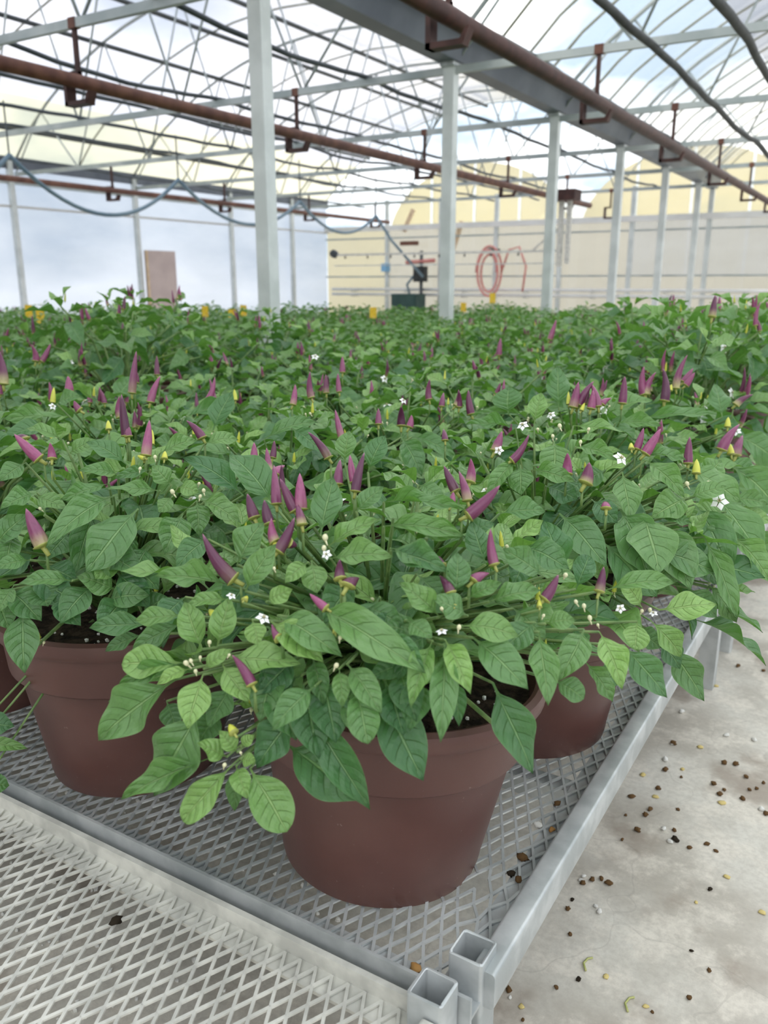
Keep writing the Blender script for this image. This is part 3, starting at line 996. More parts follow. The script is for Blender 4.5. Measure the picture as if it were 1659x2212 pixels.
# ------------------------------------------------------------------ plant pieces
def leaf_shape(nv, nu, bend, fold, wave, twist, pucker, seed, blunt=0.0):
    """unit leaf: base at origin, tip at (0,1,0), full width 1 in x"""
    rg = random.Random(seed)
    ph = rg.uniform(0, 6.28)
    m = MB(); m.uv = []
    PET = 0.13
    for i in range(nv + 1):
        v = i / nv
        if v < PET:
            hw = 0.028 + 0.02 * max(0, (v - PET * 0.6) / (PET * 0.4))
        else:
            t = (v - PET) / (1 - PET)
            ea, eb = 0.86 - 0.1 * blunt, 1.14 - 0.52 * blunt
            pk_ = ea / (ea + eb)
            hw = 0.5 * (t ** ea * (1 - t) ** eb) / (pk_ ** ea * (1 - pk_) ** eb)
            hw = max(hw, 0.048 * (1 - t))
        for j in range(nu + 1):
            u = -1 + 2 * j / nu
            x = u * hw
            z = bend * 4 * v * (1 - v) + fold * abs(x) * (1 - 0.5 * v)
            z += wave * math.sin(v * 11 + ph + (0 if u > 0 else 1.7)) * abs(u) ** 1.5 * hw * 2
            au = abs(u)
            z += pucker * (abs(((v - 0.2 * au ** 1.3) * 6.5) % 1 - 0.5) * 2 - 0.5) * (1 - au) * min(1, au * 5) * (1 if v > PET else 0)
            z += twist * x * (v - 0.4)
            m.v.append((x + 0.012 * math.sin(v * 5 + ph) * (v * (1 - v) * 4), v - 0.02 * abs(u) * hw, z))
            m.uv.append((0.5 + 0.5 * u, v))
    for i in range(nv):
        for j in range(nu):
            a = i * (nu + 1) + j
            m.f.append((a, a + 1, a + nu + 2, a + nu + 1))
    return m


LEAF_PAR = [(0.06, 0.22, 0.05, 0.3), (0.10, 0.30, 0.07, -0.3), (0.03, 0.16, 0.06, 0.5), (0.13, 0.24, 0.04, -0.1), (0.08, 0.36, 0.10, 0.2), (0.05, 0.10, 0.08, -0.5)]
LEAF_HI = [leaf_shape(24, 8, a, b_, c, d, 0.026, 30 + i).mesh('leaf', 'leaf', True) for i, (a, b_, c, d) in enumerate(LEAF_PAR)]
LEAF_ROUND = [leaf_shape(24, 8, a, b_, c, d, 0.026, 60 + i, 1.0).mesh('leaf', 'leaf', True) for i, (a, b_, c, d) in enumerate(LEAF_PAR[:3])]
LEAF_MID = [leaf_shape(7, 4, a, b_, c, d, 0.0, 30 + i).mesh('leaf', 'leaf', True) for i, (a, b_, c, d) in enumerate(LEAF_PAR)]
LEAF_LOW = [leaf_shape(5, 2, a, b_, 0, d, 0.0, 30 + i) for i, (a, b_, c, d) in enumerate(LEAF_PAR)]


def pepper_shape(nv, n, curve, fat):
    m = MB(); m.uv = []
    for i in range(nv + 1):
        v = i / nv
        r = 0.5 * (1 - v ** (3.0 + fat)) ** 0.75 * (1 - 0.36 * v) * (0.86 + 0.14 * math.sin(min(v / 0.2, 1) * PI / 2))
        r = max(r, 0.05 * math.sqrt(max(0, 1 - v)))
        off = curve * (v * v)
        for j in range(n):
            a = 2 * PI * j / n
            m.v.append((r * math.cos(a), v, r * math.sin(a) + off)); m.uv.append((j / n, v))
    for i in range(nv):
        for j in range(n):
            a, b_ = i * n + j, i * n + (j + 1) % n
            m.f.append((a, b_, b_ + n, a + n))
    m.f.append(tuple(range(n)))
    return m


PEPPER = [pepper_shape(10, 10, c, ft).mesh('pepper', 'pepper_skin', True) for c, ft in ((0.15, 0.0), (1.1, 0.15), (-0.9, -0.1), (0.5, 0.4))]
POD = pepper_shape(6, 8, 0.0, 0.3).mesh('young_pod', 'pod_yellow', True)
cm = MB()
cm.lathe([(0.0, -0.05), (0.30, -0.05), (0.50, 0.02), (0.56, 0.10), (0.52, 0.11), (0.3, 0.08)], 8)
cm.v = [(x, z, y) for x, y, z in cm.v]
cm.f = [tuple(reversed(q)) for q in cm.f]
cm.tube([(0, 0.0, 0), (0, -0.25, 0.03), (0, -0.62, 0.12)], [0.2, 0.15, 0.13], 6)
CALYX = cm.mesh('calyx', 'calyx', True)


def flower_mesh():
    m = MB()
    for k in range(5):
        a = 2 * PI * k / 5
        ca, sa = math.cos(a), math.sin(a)
        pts = [(0.06, 0.0, 0.0), (0.27, 0.175, -0.03), (0.5, 0.0, -0.12), (0.27, -0.175, -0.03), (0.28, 0, 0.02)]
        b_ = len(m.v)
        for r, s, z in pts:
            m.v.append((r * ca - s * sa, r * sa + s * ca, z))
        m.f += [(b_, b_ + 4, b_ + 1), (b_, b_ + 3, b_ + 4), (b_ + 4, b_ + 2, b_ + 1), (b_ + 4, b_ + 3, b_ + 2)]
    return m.mesh('flower', 'petal', True)


FLOWER = flower_mesh()
am = MB()
for k in range(5):
    a = 2 * PI * k / 5
    am.tube([(0.03 * math.cos(a), 0.03 * math.sin(a), 0), (0.09 * math.cos(a), 0.09 * math.sin(a), 0.16)], [0.02, 0.035], 5)
STAMEN = am.mesh('stamens', 'anther', True)
bm_ = MB(); bm_.ball((0, 0.5, 0), 0.5, 8, 6, 0, None, (0.75, 1, 0.75)); bm_.tube([(0, 0.1, 0), (0, -0.6, 0.15)], [0.16, 0.10], 5)
BUD = bm_.mesh('flower_bud', 'bud', True)
BERRY = MB().ball((0, 0, 0), 1.0, 14, 10).mesh('berry', 'berry', True)

# pot: rolled lip, stepped collar, tapering body
POT_H = 0.255
POT_R = 0.178
potm = MB().lathe([(0.0, 0.004), (0.112, 0.004), (0.118, 0.0), (0.124, 0.002), (0.126, 0.010), (0.127, 0.020), (0.153, 0.166), (0.154, 0.171), (0.1625, 0.172), (0.1655, 0.175),
                   (0.1665, 0.181), (0.1705, 0.229), (0.1785, 0.231), (0.1815, 0.236), (0.182, 0.245), (0.180, 0.252), (0.173, 0.255), (0.168, 0.253), (0.165, 0.246),
                   (0.151, 0.172), (0.122, 0.012), (0.0, 0.012)], 64)
POT_ME = potm.mesh('pot', 'pot_plastic', 'auto')
sm = MB()
rg = random.Random(5)
for i in range(7):
    for j in range(30):
        a = 2 * PI * j / 30
        r = 0.163 * i / 6
        sm.v.append((r * math.cos(a), r * math.sin(a), 0.232 + 0.008 * mnoise.noise(Vector((r * math.cos(a) * 30, r * math.sin(a) * 30, 0)))))
for i in range(6):
    for j in range(30):
        a, b_ = i * 30 + j, i * 30 + (j + 1) % 30
        sm.f.append((a, b_, b_ + 30, a + 30))
SOIL_ME = sm.mesh('soil', 'soil', True)
pg = MB()
for k in range(110):
    a, r = rg.uniform(0, 2 * PI), 0.158 * math.sqrt(rg.random())
    pg.ball((r * math.cos(a), r * math.sin(a), 0.239), rg.uniform(0.0012, 0.0032), 5, 3, 0.25, rg)
PERL_ME = pg.mesh('perlite_grains', 'perlite')


def frame(base, tip, width, normal_hint, thick=None):
    """matrix that puts the unit piece from base to tip"""
    y = tip - base
    L = y.length
    yn = y / L
    n = normal_hint - yn * normal_hint.dot(yn)
    if n.length < 1e-4:
        n = yn.orthogonal()
    n.normalize()
    x = yn.cross(n)
    M = Matrix.Identity(4)
    for r in range(3):
        M[r][0] = x[r] * width
        M[r][1] = y[r]
        M[r][2] = n[r] * (thick if thick else L)
        M[r][3] = base[r]
    return M


def add_leaf(root, base, tip, width, nh, young, me):
    o = link('leaf', me, root)
    o.matrix_basis = frame(base, tip, width, nh)
    o.color = (young, 0, 0, 1)
    return o


def add_pepper(root, base, tip, width, me=None, hint=Vector((0, 0, 1)), pod=False):
    M = frame(base, tip, width, hint if abs((tip - base).normalized().dot(hint)) < 0.97 else Vector((1, 0, 0)), width)
    o = link('young_pod' if pod else 'pepper', POD if pod else (me or rng.choice(PEPPER)), root)
    o.matrix_basis = M
    c = link('calyx', CALYX, o)
    L = (tip - base).length
    c.scale = (1, width * 1.05 / L, 1)
    return o


def add_flower(root, pos, nrm, size):
    q = nrm.normalized().to_track_quat('Z', 'Y').to_matrix().to_4x4()
    o = link('flower', FLOWER, root)
    o.matrix_basis = Matrix.Translation(pos) @ q @ Matrix.Scale(size, 4)
    c = link('stamens', STAMEN, o)
    return o


def stem_path(a, b_, sag=0.02):
    a, b_ = Vector(a), Vector(b_)
    mid = a.lerp(b_, 0.5) + Vector((0, 0, sag)) - Vector((b_.x - a.x, b_.y - a.y, 0)) * 0.12
    return [a.lerp(mid, 0.5) + Vector((0, 0, sag * 0.5)) * 0.3, mid, b_]


def plant_plan(seed, R=0.30, H=0.215, n_shoot=19, per=9, size=1.0, zc=0.275, pepper_rate=0.45):
    """shoots, leaves, peppers of one bushy plant in pot coordinates"""
    rg = random.Random(seed)
    leaves, peppers, pods, flowers, buds, stems = [], [], [], [], [], []
    c = Vector((0, 0, zc))
    a0 = rg.uniform(0, 6.28)
    for i in range(n_shoot):
        s = 1 - (i + 0.4) / n_shoot * 1.06
        el = math.asin(max(-0.2, min(1, s)))
        az = a0 + i * 2.39996 + rg.uniform(-0.25, 0.25)
        k = rg.uniform(0.80, 1.03)
        p = c + Vector((R * math.cos(el) * math.cos(az) * k, R * math.cos(el) * math.sin(az) * k, H * math.sin(el) * k))
        outw = Vector((math.cos(az), math.sin(az), 0)) * math.cos(el)
        stems.append([Vector((0.03 * math.cos(az), 0.03 * math.sin(az), 0.232))] + stem_path((0.03 * math.cos(az), 0.03 * math.sin(az), 0.24), p, 0.03))
        la = rg.uniform(0, 6.28)
        for q in range(per):
            t = q / (per - 1)
            a = la + q * 2.4 + rg.uniform(-0.3, 0.3)
            e = math.radians(30 - 60 * t + rg.uniform(-16, 16))
            d = Vector((math.cos(a) * math.cos(e), math.sin(a) * math.cos(e), math.sin(e))) + outw * 0.55 * t
            d.normalize()
            L = size * (0.045 + 0.062 * min(1, t * 1.4) + rg.uniform(-0.012, 0.016))
            base = p + Vector((0, 0, 0.006 - 0.055 * t)) - outw * 0.03 * t + d * 0.006
            nh = Vector((0, 0, 1)) + outw * 0.6 + Vector((rg.uniform(-.35, .35), rg.uniform(-.35, .35), 0))
            if d.z < -0.5:
                nh = outw + Vector((0, 0, 0.3))
            young = max(0, min(1, 0.85 - 0.95 * t + rg.uniform(-0.1, 0.1)))
            leaves.append((base, base + d * L, L * rg.uniform(0.36, 0.47), nh, young))
        if rg.random() < pepper_rate and el > 0.15:
            for q in range(rg.choice((1, 1, 2, 3))):
                b0 = p + Vector((rg.uniform(-.018, .018), rg.uniform(-.018, .018), rg.uniform(-0.006, 0.012)))
                d = (Vector((rg.uniform(-.4, .4), rg.uniform(-.4, .4), 1)) + outw * 0.2).normalized()
                L = rg.uniform(0.030, 0.046)
                peppers.append((b0, b0 + d * L, rg.uniform(0.0095, 0.013)))
        if rg.random() < 0.35:
            b0 = p + Vector((rg.uniform(-.015, .015), rg.uniform(-.015, .015), 0.012))
            pods.append((b0, b0 + Vector((rg.uniform(-.2, .2), rg.uniform(-.2, .2), 1)).normalized() * rg.uniform(0.014, 0.022), 0.006))
        if rg.random() < 0.10:
            flowers.append((p + Vector((rg.uniform(-.03, .03), rg.uniform(-.03, .03), 0.004)), Vector((rg.uniform(-.6, .6), rg.uniform(-.6, .6), 0.6)) + outw, 0.024))
        for q in range(3):
            buds.append((p + Vector((rg.uniform(-.014, .014), rg.uniform(-.014, .014), rg.uniform(0, .012))), Vector((rg.uniform(-1, 1), rg.uniform(-1, 1), 1.2)).normalized(), rg.uniform(0.004, 0.006)))
    return dict(leaves=leaves, peppers=peppers, pods=pods, flowers=flowers, buds=buds, stems=stems)


def pot_parts(root):
    link('pot', POT_ME, root)
    s = link('soil', SOIL_ME, root)
    pgo = link('perlite_grains', PERL_ME, s)
    pgo['kind'] = 'stuff'


def stems_build(root, stems, extra=()):
    m = MB()
    for p in stems:
        m.tube(p, [0.0042, 0.0036, 0.003, 0.0022][:len(p)], 5)
    for p, r in extra:
        m.tube(p, r, 4)
    m.build('stem', 'stem', root, True)


def make_plant(name, plan, detail, keep=lambda b_, t_: True):
    root = empty(name)
    pot_parts(root)
    stems_build(root, plan['stems'])
    rg = random.Random(3)
    if detail == 2 or detail == 1:
        pool = LEAF_HI if detail == 2 else LEAF_MID
        for b_, t_, w, nh, yg in plan['leaves']:
            if keep(b_, t_):
                add_leaf(root, b_, t_, w, nh, yg, rg.choice(pool))
    else:
        fm = MB(); fm.uv = []
        for b_, t_, w, nh, yg in plan['leaves']:
            src = rg.choice(LEAF_LOW)
            M = frame(b_, t_, w, nh)
            k = len(fm.v)
            fm.v += [tuple(M @ Vector(q)) for q in src.v]
            fm.uv += src.uv
            fm.f += [tuple(k + i for i in q) for q in src.f]
        o = fm.build('foliage', 'leaf', root, True)
        o['kind'] = 'stuff'
        o.color = (0.5, 0, 0, 1)
    for b_, t_, w in plan['peppers']:
        add_pepper(root, b_, t_, w)
    for b_, t_, w in plan['pods']:
        add_pepper(root, b_, t_, w, pod=True)
    if detail:
        for p, n, s in plan['flowers']:
            add_flower(root, p, n, s)
        if detail == 2:
            for p, n, s in plan['buds'][::2]:
                o = link('flower_bud', BUD, root); o.matrix_basis = frame(p, p + n * s, s, Vector((1, 0.2, 0)), s)
    else:
        for p, n, s in plan['flowers'][:2]:
            add_flower(root, p, n, s)
    return root


# ------------------------------------------------------------------ where the plants stand
COLS = (0.230, 0.648, 1.040, 1.420)
ROWS = (0.180, 0.565, 0.945, 1.310)
spots = []
for (i, j) in bench_cells:
    for ci, cx_ in enumerate(COLS):
        for rj, ry in enumerate(ROWS):
            x = RX - i * STEP_X - cx_ + rng.uniform(-.015, .015)
            y = EY + j * STEP_Y + ry + rng.uniform(-.012, .012)
            if i == 0 and j == 0 and rj == 0 and ci == 0:
                x, y = -0.480, 0.785
            if i == 0 and j == 0 and rj == 0 and ci == 1:
                x, y = -0.905, 0.775
            if i == 0 and j == 0 and rj == 1 and ci == 0:
                x, y = -0.437, 1.172
            px, py, dz = project((x, y, BENCH_Z + 0.4))
            dist = math.hypot(x, y)
            if dz < 0.3 or dist > 8.6 or px < -260 * (1 + 1.0 / dz) or px > 2300:
                continue
            if abs(x - ROW_X) < 0.32 and any(abs(y - (COL_Y0 + COL_STEP * k)) < 0.32 for k in range(6)):
                continue
            spots.append((dist, x, y, i, j, ci, rj))
spots.sort()
PLANTS = []      # (root, centre)

# ellipsoids of the near plants, used to give measured leaves their real depth
near = [(x, y) for d, x, y, *_ in spots if d < 3.2]


def surface_hit(px, py, grow=1.0):
    d = sight(px, py).normalized()
    best, who = None, None
    for k, (x, y) in enumerate(near):
        c = Vector((x, y, BENCH_Z + 0.275))
        s = Vector((1 / (0.315 * grow), 1 / (0.315 * grow), 1 / (0.225 * grow)))
        o_ = CAM - c
        oo = Vector((o_.x * s.x, o_.y * s.y, o_.z * s.z)); dd = Vector((d.x * s.x, d.y * s.y, d.z * s.z))
        A, B, C_ = dd.dot(dd), 2 * oo.dot(dd), oo.dot(oo) - 1
        disc = B * B - 4 * A * C_
        if disc > 0:
            t = (-B - math.sqrt(disc)) / (2 * A)
        else:
            t = None
        if t and t > 0.2 and (best is None or t < best):
            best, who = t, k
    if best is None:
        for k, (x, y) in enumerate(near):
            c = Vector((x, y, BENCH_Z + 0.25))
            t = (c - CAM).dot(d)
            dist = (CAM + d * t - c).length
            if t > 0.2 and (best is None or dist < best[0]):
                best = (dist, t, k)
        best, who = best[1] - 0.05, best[2]
    return CAM + d * best, who


def pix(z, pt):
    ox, oy = {'a': (0, 600), 'b': (829, 600), 'c': (150, 1100), 'd': (829, 1100), 'e': (0, 1280), 'f': (0, 0)}[z]
    k = {'e': 3.456, 'f': 1.0}.get(z, 2.0)
    return ox + pt[0] / k, oy + pt[1] / k


# leaves measured on the photograph: sheet, base, tip, width, youth, (round)
LV = '''
c 490 665 225 670 130 .95 r
c 520 690 375 760 65 .9
c 577 715 510 950 130 .9
c 660 670 775 835 110 .9
c 690 640 1005 670 140 .75
c 575 605 497 398 120 .8
c 640 590 695 375 110 .75
c 580 690 710 605 70 .9
c 870 485 1100 665 140 .75
c 790 478 820 590 90 .9
c 850 400 965 345 80 .9
c 690 390 500 415 70 .6
c 495 460 280 480 80 .4
c 490 490 270 610 90 .2
c 460 735 125 1000 180 .35
c 570 860 365 1240 210 .4
c 610 1075 222 1255 95 .45
c 700 1110 490 1350 120 .85 r
c 720 1110 770 1255 80 .95
c 780 1120 940 1395 165 .7 r
c 680 1070 550 1010 90 .85
c 725 1050 645 955 70 .85
c 740 1025 800 975 50 .85
c 740 1080 805 1090 60 .9
c 725 1105 715 1305 70 .1
c 930 1010 1260 1260 200 .12
c 1035 870 1300 1300 140 .1
c 1330 800 1530 1175 200 .1
c 1230 770 1290 1015 130 .45 r
c 1200 670 1350 885 120 .5
c 1165 690 1180 860 75 .5
c 1060 765 875 960 120 .3
c 990 870 810 1120 150 .1
c 1050 640 1100 850 90 .15
c 1000 720 790 830 100 .1
c 1060 415 1540 710 170 .3
c 900 460 1180 640 150 .25
c 1460 660 1290 730 90 .15
c 760 355 893 150 110 .4
c 725 240 840 55 130 .3
c 700 330 370 290 100 .35
c 1120 160 1340 40 90 .7
c 1130 215 1400 205 110 .3
c 1390 180 1640 270 110 .25
c 1030 230 930 320 80 .8
c 1045 225 1070 365 110 .75
c 1600 465 1422 315 100 .6
c 650 870 560 1010 110 .15
c 700 760 600 950 120 .12
c 860 640 960 800 120 .12
c 1480 600 1300 650 110 .12
c 420 830 470 960 90 .1
c 1280 420 1440 500 110 .15
c 1420 470 1290 540 90 .12
c 1330 460 1520 540 90 .15
d 340 505 585 550 130 .65
d 360 385 515 315 70 .5
d 265 565 375 800 110 .9
d 210 570 115 860 100 .55
d 262 590 245 1010 120 .25
d 300 740 325 940 75 .1
d 385 555 625 780 165 .3
d 470 750 645 1145 170 .08
d 670 530 710 850 120 .4
d 865 520 755 745 120 .4
d 930 530 1030 780 110 .8
d 1040 590 1225 815 130 .25
d 1150 480 1285 640 95 .85
d 1235 590 1385 830 120 .2
d 1095 485 1085 605 105 .7 r
d 1190 435 1440 410 115 .85
d 1115 425 1030 300 80 .8
d 700 495 830 480 85 .6
d 775 285 690 50 130 .12
d 830 345 885 200 95 .15 r
d 960 350 1260 320 90 .3
d 870 660 990 835 90 .1
d 740 740 865 820 110 .2 r
d 655 490 515 600 120 .3
d 455 400 680 350 100 .35
d 305 370 320 185 110 .3
d 440 240 375 50 110 .12
d 690 290 515 170 120 .25
d 30 170 250 270 120 .25
d 0 75 355 120 90 .35
d 760 20 965 250 150 .12
d 1125 20 1190 280 200 .35
d 130 560 60 740 110 .15
d 150 540 0 500 110 .2
d 200 540 60 620 90 .2
d 880 640 820 520 90 .15
d 560 430 700 560 120 .2
d 1080 520 1200 600 90 .15
d 1180 560 1280 690 90 .15
d 1010 640 940 800 90 .12
d 1310 340 1440 470 100 .12
d 620 200 560 330 110 .15
d 450 520 560 640 110 .15
d 100 480 210 560 90 .25
d 0 540 180 710 110 .25
d 1290 200 1240 300 110 .1
d 1340 180 1450 330 120 .08
d 1400 320 1525 490 80 .2
b 1030 840 1065 1050 115 .4
b 1310 950 1155 1040 120 .4
b 735 705 735 880 130 .4
b 590 810 595 940 105 .4
b 570 790 440 950 75 .3
b 500 1020 700 1010 95 .3
b 0 970 365 1010 75 .35
b 40 1040 350 1120 95 .35
b 650 630 680 495 80 .45
b 540 590 540 470 125 .25
b 755 560 750 380 95 .2
b 820 640 1050 670 70 .55
b 570 650 350 635 55 .4
b 640 600 370 600 45 .2
b 1110 610 1440 590 60 .3
b 1000 630 1200 640 60 .4
b 830 730 1010 790 70 .4
b 1110 760 1310 790 65 .3
b 1130 790 1300 950 90 .3
b 1060 800 1115 845 75 .15
b 1380 870 1460 790 95 .5
b 1480 1010 1330 1030 85 .8 r
b 1475 1010 1465 1085 55 .8
b 1510 1000 1680 1060 75 .75
b 1500 1110 1680 1330 120 .4
b 1560 1070 1690 1250 100 .4
b 1470 590 1435 440 85 .3
b 640 830 830 885 85 .3
b 120 690 320 790 75 .4
b 75 690 165 860 105 .25
b 150 895 265 960 75 .35
b 1320 950 1480 900 80 .45
b 1500 950 1660 980 70 .55
b 1480 800 1640 850 80 .4
b 1350 1050 1280 1250 130 .08
b 1200 1040 1330 1060 60 .2
b 1600 940 1560 820 80 .4
b 860 880 760 960 90 .15
b 900 960 1010 1060 100 .08
b 700 900 840 960 100 .1
b 960 830 830 900 90 .15
b 340 1130 480 1060 80 .15
b 1480 1060 1400 1180 100 .3
a 595 1000 370 1275 170 .3
a 490 945 195 1170 115 .3
a 790 1020 710 1195 125 .35
a 850 965 860 1118 95 .4
a 865 960 1040 1060 110 .35
a 1050 940 785 775 115 .15
a 1180 980 990 760 160 .15
a 690 920 450 915 65 .45
a 470 890 260 960 65 .4
a 650 830 490 870 45 .35
a 740 895 655 810 85 .4
a 550 810 370 710 85 .3
a 510 850 335 835 60 .45
a 770 905 860 930 75 .7
a 745 945 685 1015 65 .6
a 215 660 5 700 80 .15
a 300 600 10 610 60 .25
a 245 545 350 510 65 .3
a 270 700 110 650 60 .3
a 160 930 0 1000 75 .35
a 150 940 290 1000 75 .4
a 310 1310 80 1320 75 .25
a 130 1220 -30 1260 65 .25
a -20 1160 120 1020 110 .2
a 500 1350 330 1290 110 .05
a 590 1120 505 1200 95 .08
a 1140 700 1375 625 75 .15
a 790 610 1010 550 60 .12
a 1490 800 1510 660 90 .3
a 1590 840 1665 680 95 .25
a 490 490 565 375 95 .15
a 920 660 1005 490 105 .2
a 1260 650 1400 760 85 .25
a 420 990 320 1290 110 .05
a 60 1330 -10 1450 70 .2
a 200 1240 330 1310 110 .04
a 440 1180 620 1290 120 .03
a 300 1100 200 1220 110 .05
a 640 1160 560 1330 120 .04
a 900 1130 760 1260 110 .04
a 60 1100 20 1250 90 .06
a 1385 1110 1440 860 130 .35
a 1540 1010 1659 900 90 .35
a 690 760 850 700 70 .5
a 880 720 1030 700 70 .45
a 110 800 0 880 80 .3
a 300 760 420 700 70 .35
a 360 480 490 500 50 .2
a 1440 480 1590 610 70 .2
e 170 110 185 605 210 .1
e 1130 240 665 265 160 .06
e 1075 310 785 440 120 .12
e 510 10 525 205 220 .08
e 300 -30 360 105 200 .12
e 800 60 1120 20 190 .04
e 1060 150 1250 30 180 .05
e 1330 240 1000 440 170 .12
e 1380 520 880 700 130 .3
e -140 980 110 1000 160 .12
e -150 1110 210 1165 90 .4
e -120 1420 70 1440 120 .1
f 1500 1090 1578 1255 75 .1
f 1430 1130 1492 1275 80 .1
f 1520 1160 1592 1340 50 .25
f 1540 1060 1665 1240 75 .35
f 1300 1170 1420 1290 90 .1
f 1480 1010 1600 1085 70 .35
f 1340 1100 1402 1255 90 .08
f 1570 1000 1690 1120 75 .3
f 1590 930 1700 1000 60 .35
f 1420 1190 1545 1235 70 .1
f 1560 1110 1640 1180 70 .2
f 560 1230 480 1330 70 .15
f 900 1240 980 1330 70 .2
f 760 1260 700 1350 65 .2
f 820 1290 760 1400 70 .15
f 1010 1330 930 1290 60 .25
f 1130 1180 1230 1230 70 .2
f 640 1420 560 1500 70 .12
f 590 1480 640 1600 75 .1
f 860 1440 900 1560 70 .1
f 700 1460 725 1605 80 .08
f 760 1480 800 1605 80 .1
f 830 1470 872 1590 75 .08
f 655 1480 690 1640 80 .06
f 905 1470 885 1580 65 .1
f 600 1440 560 1560 75 .08
f 20 1275 90 1342 60 .05
f 200 1265 130 1348 60 .05
f 270 1290 212 1365 55 .05
f 330 1290 385 1372 60 .05
f 60 1245 165 1300 60 .06
f 250 1235 325 1312 60 .05
f -10 1290 20 1360 60 .05
f 120 1300 175 1352 50 .04
f 400 1290 340 1350 55 .05
'''
PEP = '''
a 545 685 520 505 38
a 520 605 490 525 32
a 555 688 535 580 32
a 570 500 585 315 32
a 585 455 600 392 28
a 650 540 670 415 32
a 630 770 650 615 42
a 875 695 830 600 38
a 905 500 905 365 28
a 895 535 955 450 28
a 680 370 675 280 24
a 1345 520 1315 415 30
a 1410 500 1405 420 26
a 1265 550 1285 465 28
a 1465 495 1455 415 24
a 1475 690 1445 570 30
a 1420 780 1355 648 38
a 1095 815 1105 715 38
a 1165 840 1150 735 32
a 1185 850 1210 790 42
a 1178 780 1192 708 28
a 1195 980 1185 800 44
a 1220 915 1215 815 28
a 1275 1010 1205 870 48
a 1300 1005 1295 845 54
a 1305 1070 1290 965 44
a 1100 1040 1065 935 48
a 1165 1065 1130 970 48
a 1190 1145 1145 1070 48
a 1200 1185 1290 1050 50
a 1245 1145 1280 1165 42
a 1012 1305 833 1163 64
a 1460 895 1465 775 42
a 1530 885 1503 770 36
a 1535 925 1560 745 42
a 1500 1335 1530 1265 62
a 1470 1305 1458 1245 50
a 170 785 55 680 46
a 185 1160 105 1000 62
a 10 430 15 275 38
a 155 312 165 240 28
a 180 312 235 238 24
a 298 492 305 430 34
a 1635 635 1635 565 28
a 1480 430 1480 360 24
a 225 785 225 728 34
a 345 575 310 545 30
a 110 700 90 660 34
b 510 290 515 205 26
b 710 210 745 115 24
b 195 528 180 445 28
b 250 558 255 490 26
b 378 592 352 490 34
b 325 562 330 495 28
b 310 555 345 500 26
b 75 642 75 562 36
b 110 648 130 600 30
b 265 705 262 645 28
b 818 562 845 450 38
b 842 552 882 435 36
b 895 568 912 490 34
b 925 558 915 450 34
b 862 545 890 480 30
b 940 548 966 503 30
b 1030 545 1046 428 34
b 1125 492 1088 380 34
b 1132 492 1136 392 32
b 1215 520 1250 378 38
b 1265 465 1276 315 30
b 1298 438 1345 378 28
b 1308 452 1352 396 26
b 1383 432 1395 362 26
b 1528 538 1582 472 28
b 1458 745 1508 618 42
b 1528 758 1548 660 42
b 1314 805 1318 690 36
b 1128 762 1202 655 42
b 1093 742 1126 650 32
b 312 925 255 815 44
b 362 965 340 825 42
b 362 1030 518 920 56
b 372 885 398 800 44
b 480 752 515 665 42
b 552 792 652 710 36
b 290 985 306 935 34
b 478 1242 435 1100 44
b 290 1365 258 1268 46
b 255 1248 232 1218 36
b 385 1312 436 1245 50
b 692 1392 768 1298 48
b 930 1358 956 1255 42
b 790 850 800 770 44
b 870 890 905 810 56
b 960 1000 960 950 40
c 790 760 720 610 46
c 1110 430 1035 370 40
c 905 560 870 540 40
'''
POD_PX = '''
b 798 548 798 490 18
b 853 575 868 540 18
b 1240 475 1246 445 18
b 1070 742 1068 712 24
b 1493 635 1496 588 24
b 1500 765 1494 714 28
b 1350 848 1352 782 32
a 230 512 236 440 22
a 470 658 467 615 24
a 655 722 657 655 24
a 710 785 713 748 26
a 625 782 593 768 20
a 1005 470 1000 415 22
a 350 360 355 325 18
a 1080 1040 1070 1005 16
c 630 462 602 432 36
c 1150 535 1146 498 24
c 712 968 690 928 38
c 755 395 770 375 26
d 672 425 672 388 22
d 305 420 306 392 22
c 890 160 888 125 24
'''
FLOW = '''
a 1410 1195 50
c 838 468 70
c 700 372 46
d 250 525 56
d 1022 428 46
b 1025 778 72
b 1450 965 76
b 600 636 56
b 722 592 44
b 497 745 46
b 1532 652 44
a 1130 305 36
a 1365 360 36
a 228 555 34
d 1165 448 40
b 85 530 36
'''
BUDS = '''
c 505 665 30
c 525 655 22
c 545 700 22
c 565 640 18
c 605 575 24
c 1170 555 24
c 1153 675 28
c 670 1105 24
c 740 1052 16
c 885 256 18
c 1100 168 28
c 1105 122 34
c 690 630 16
d 890 470 26
d 325 510 26
d 250 430 22
d 865 418 24
d 830 400 22
d 785 285 26
d 1115 440 20
d 1150 435 22
d 690 460 18
d 925 500 16
b 760 640 24
b 730 685 20
b 850 710 20
b 885 655 18
b 665 655 16
b 1310 890 24
b 1465 880 24
b 1440 905 20
b 1400 885 18
a 745 925 26
a 880 920 22
a 865 945 20
a 860 890 18
a 670 775 20
a 800 725 20
a 605 825 18
'''


def rows(txt):
    for ln in txt.strip().splitlines():
        q = ln.split()
        yield q[0], [float(x) for x in q[1:] if x != 'r'], q[-1] == 'r'


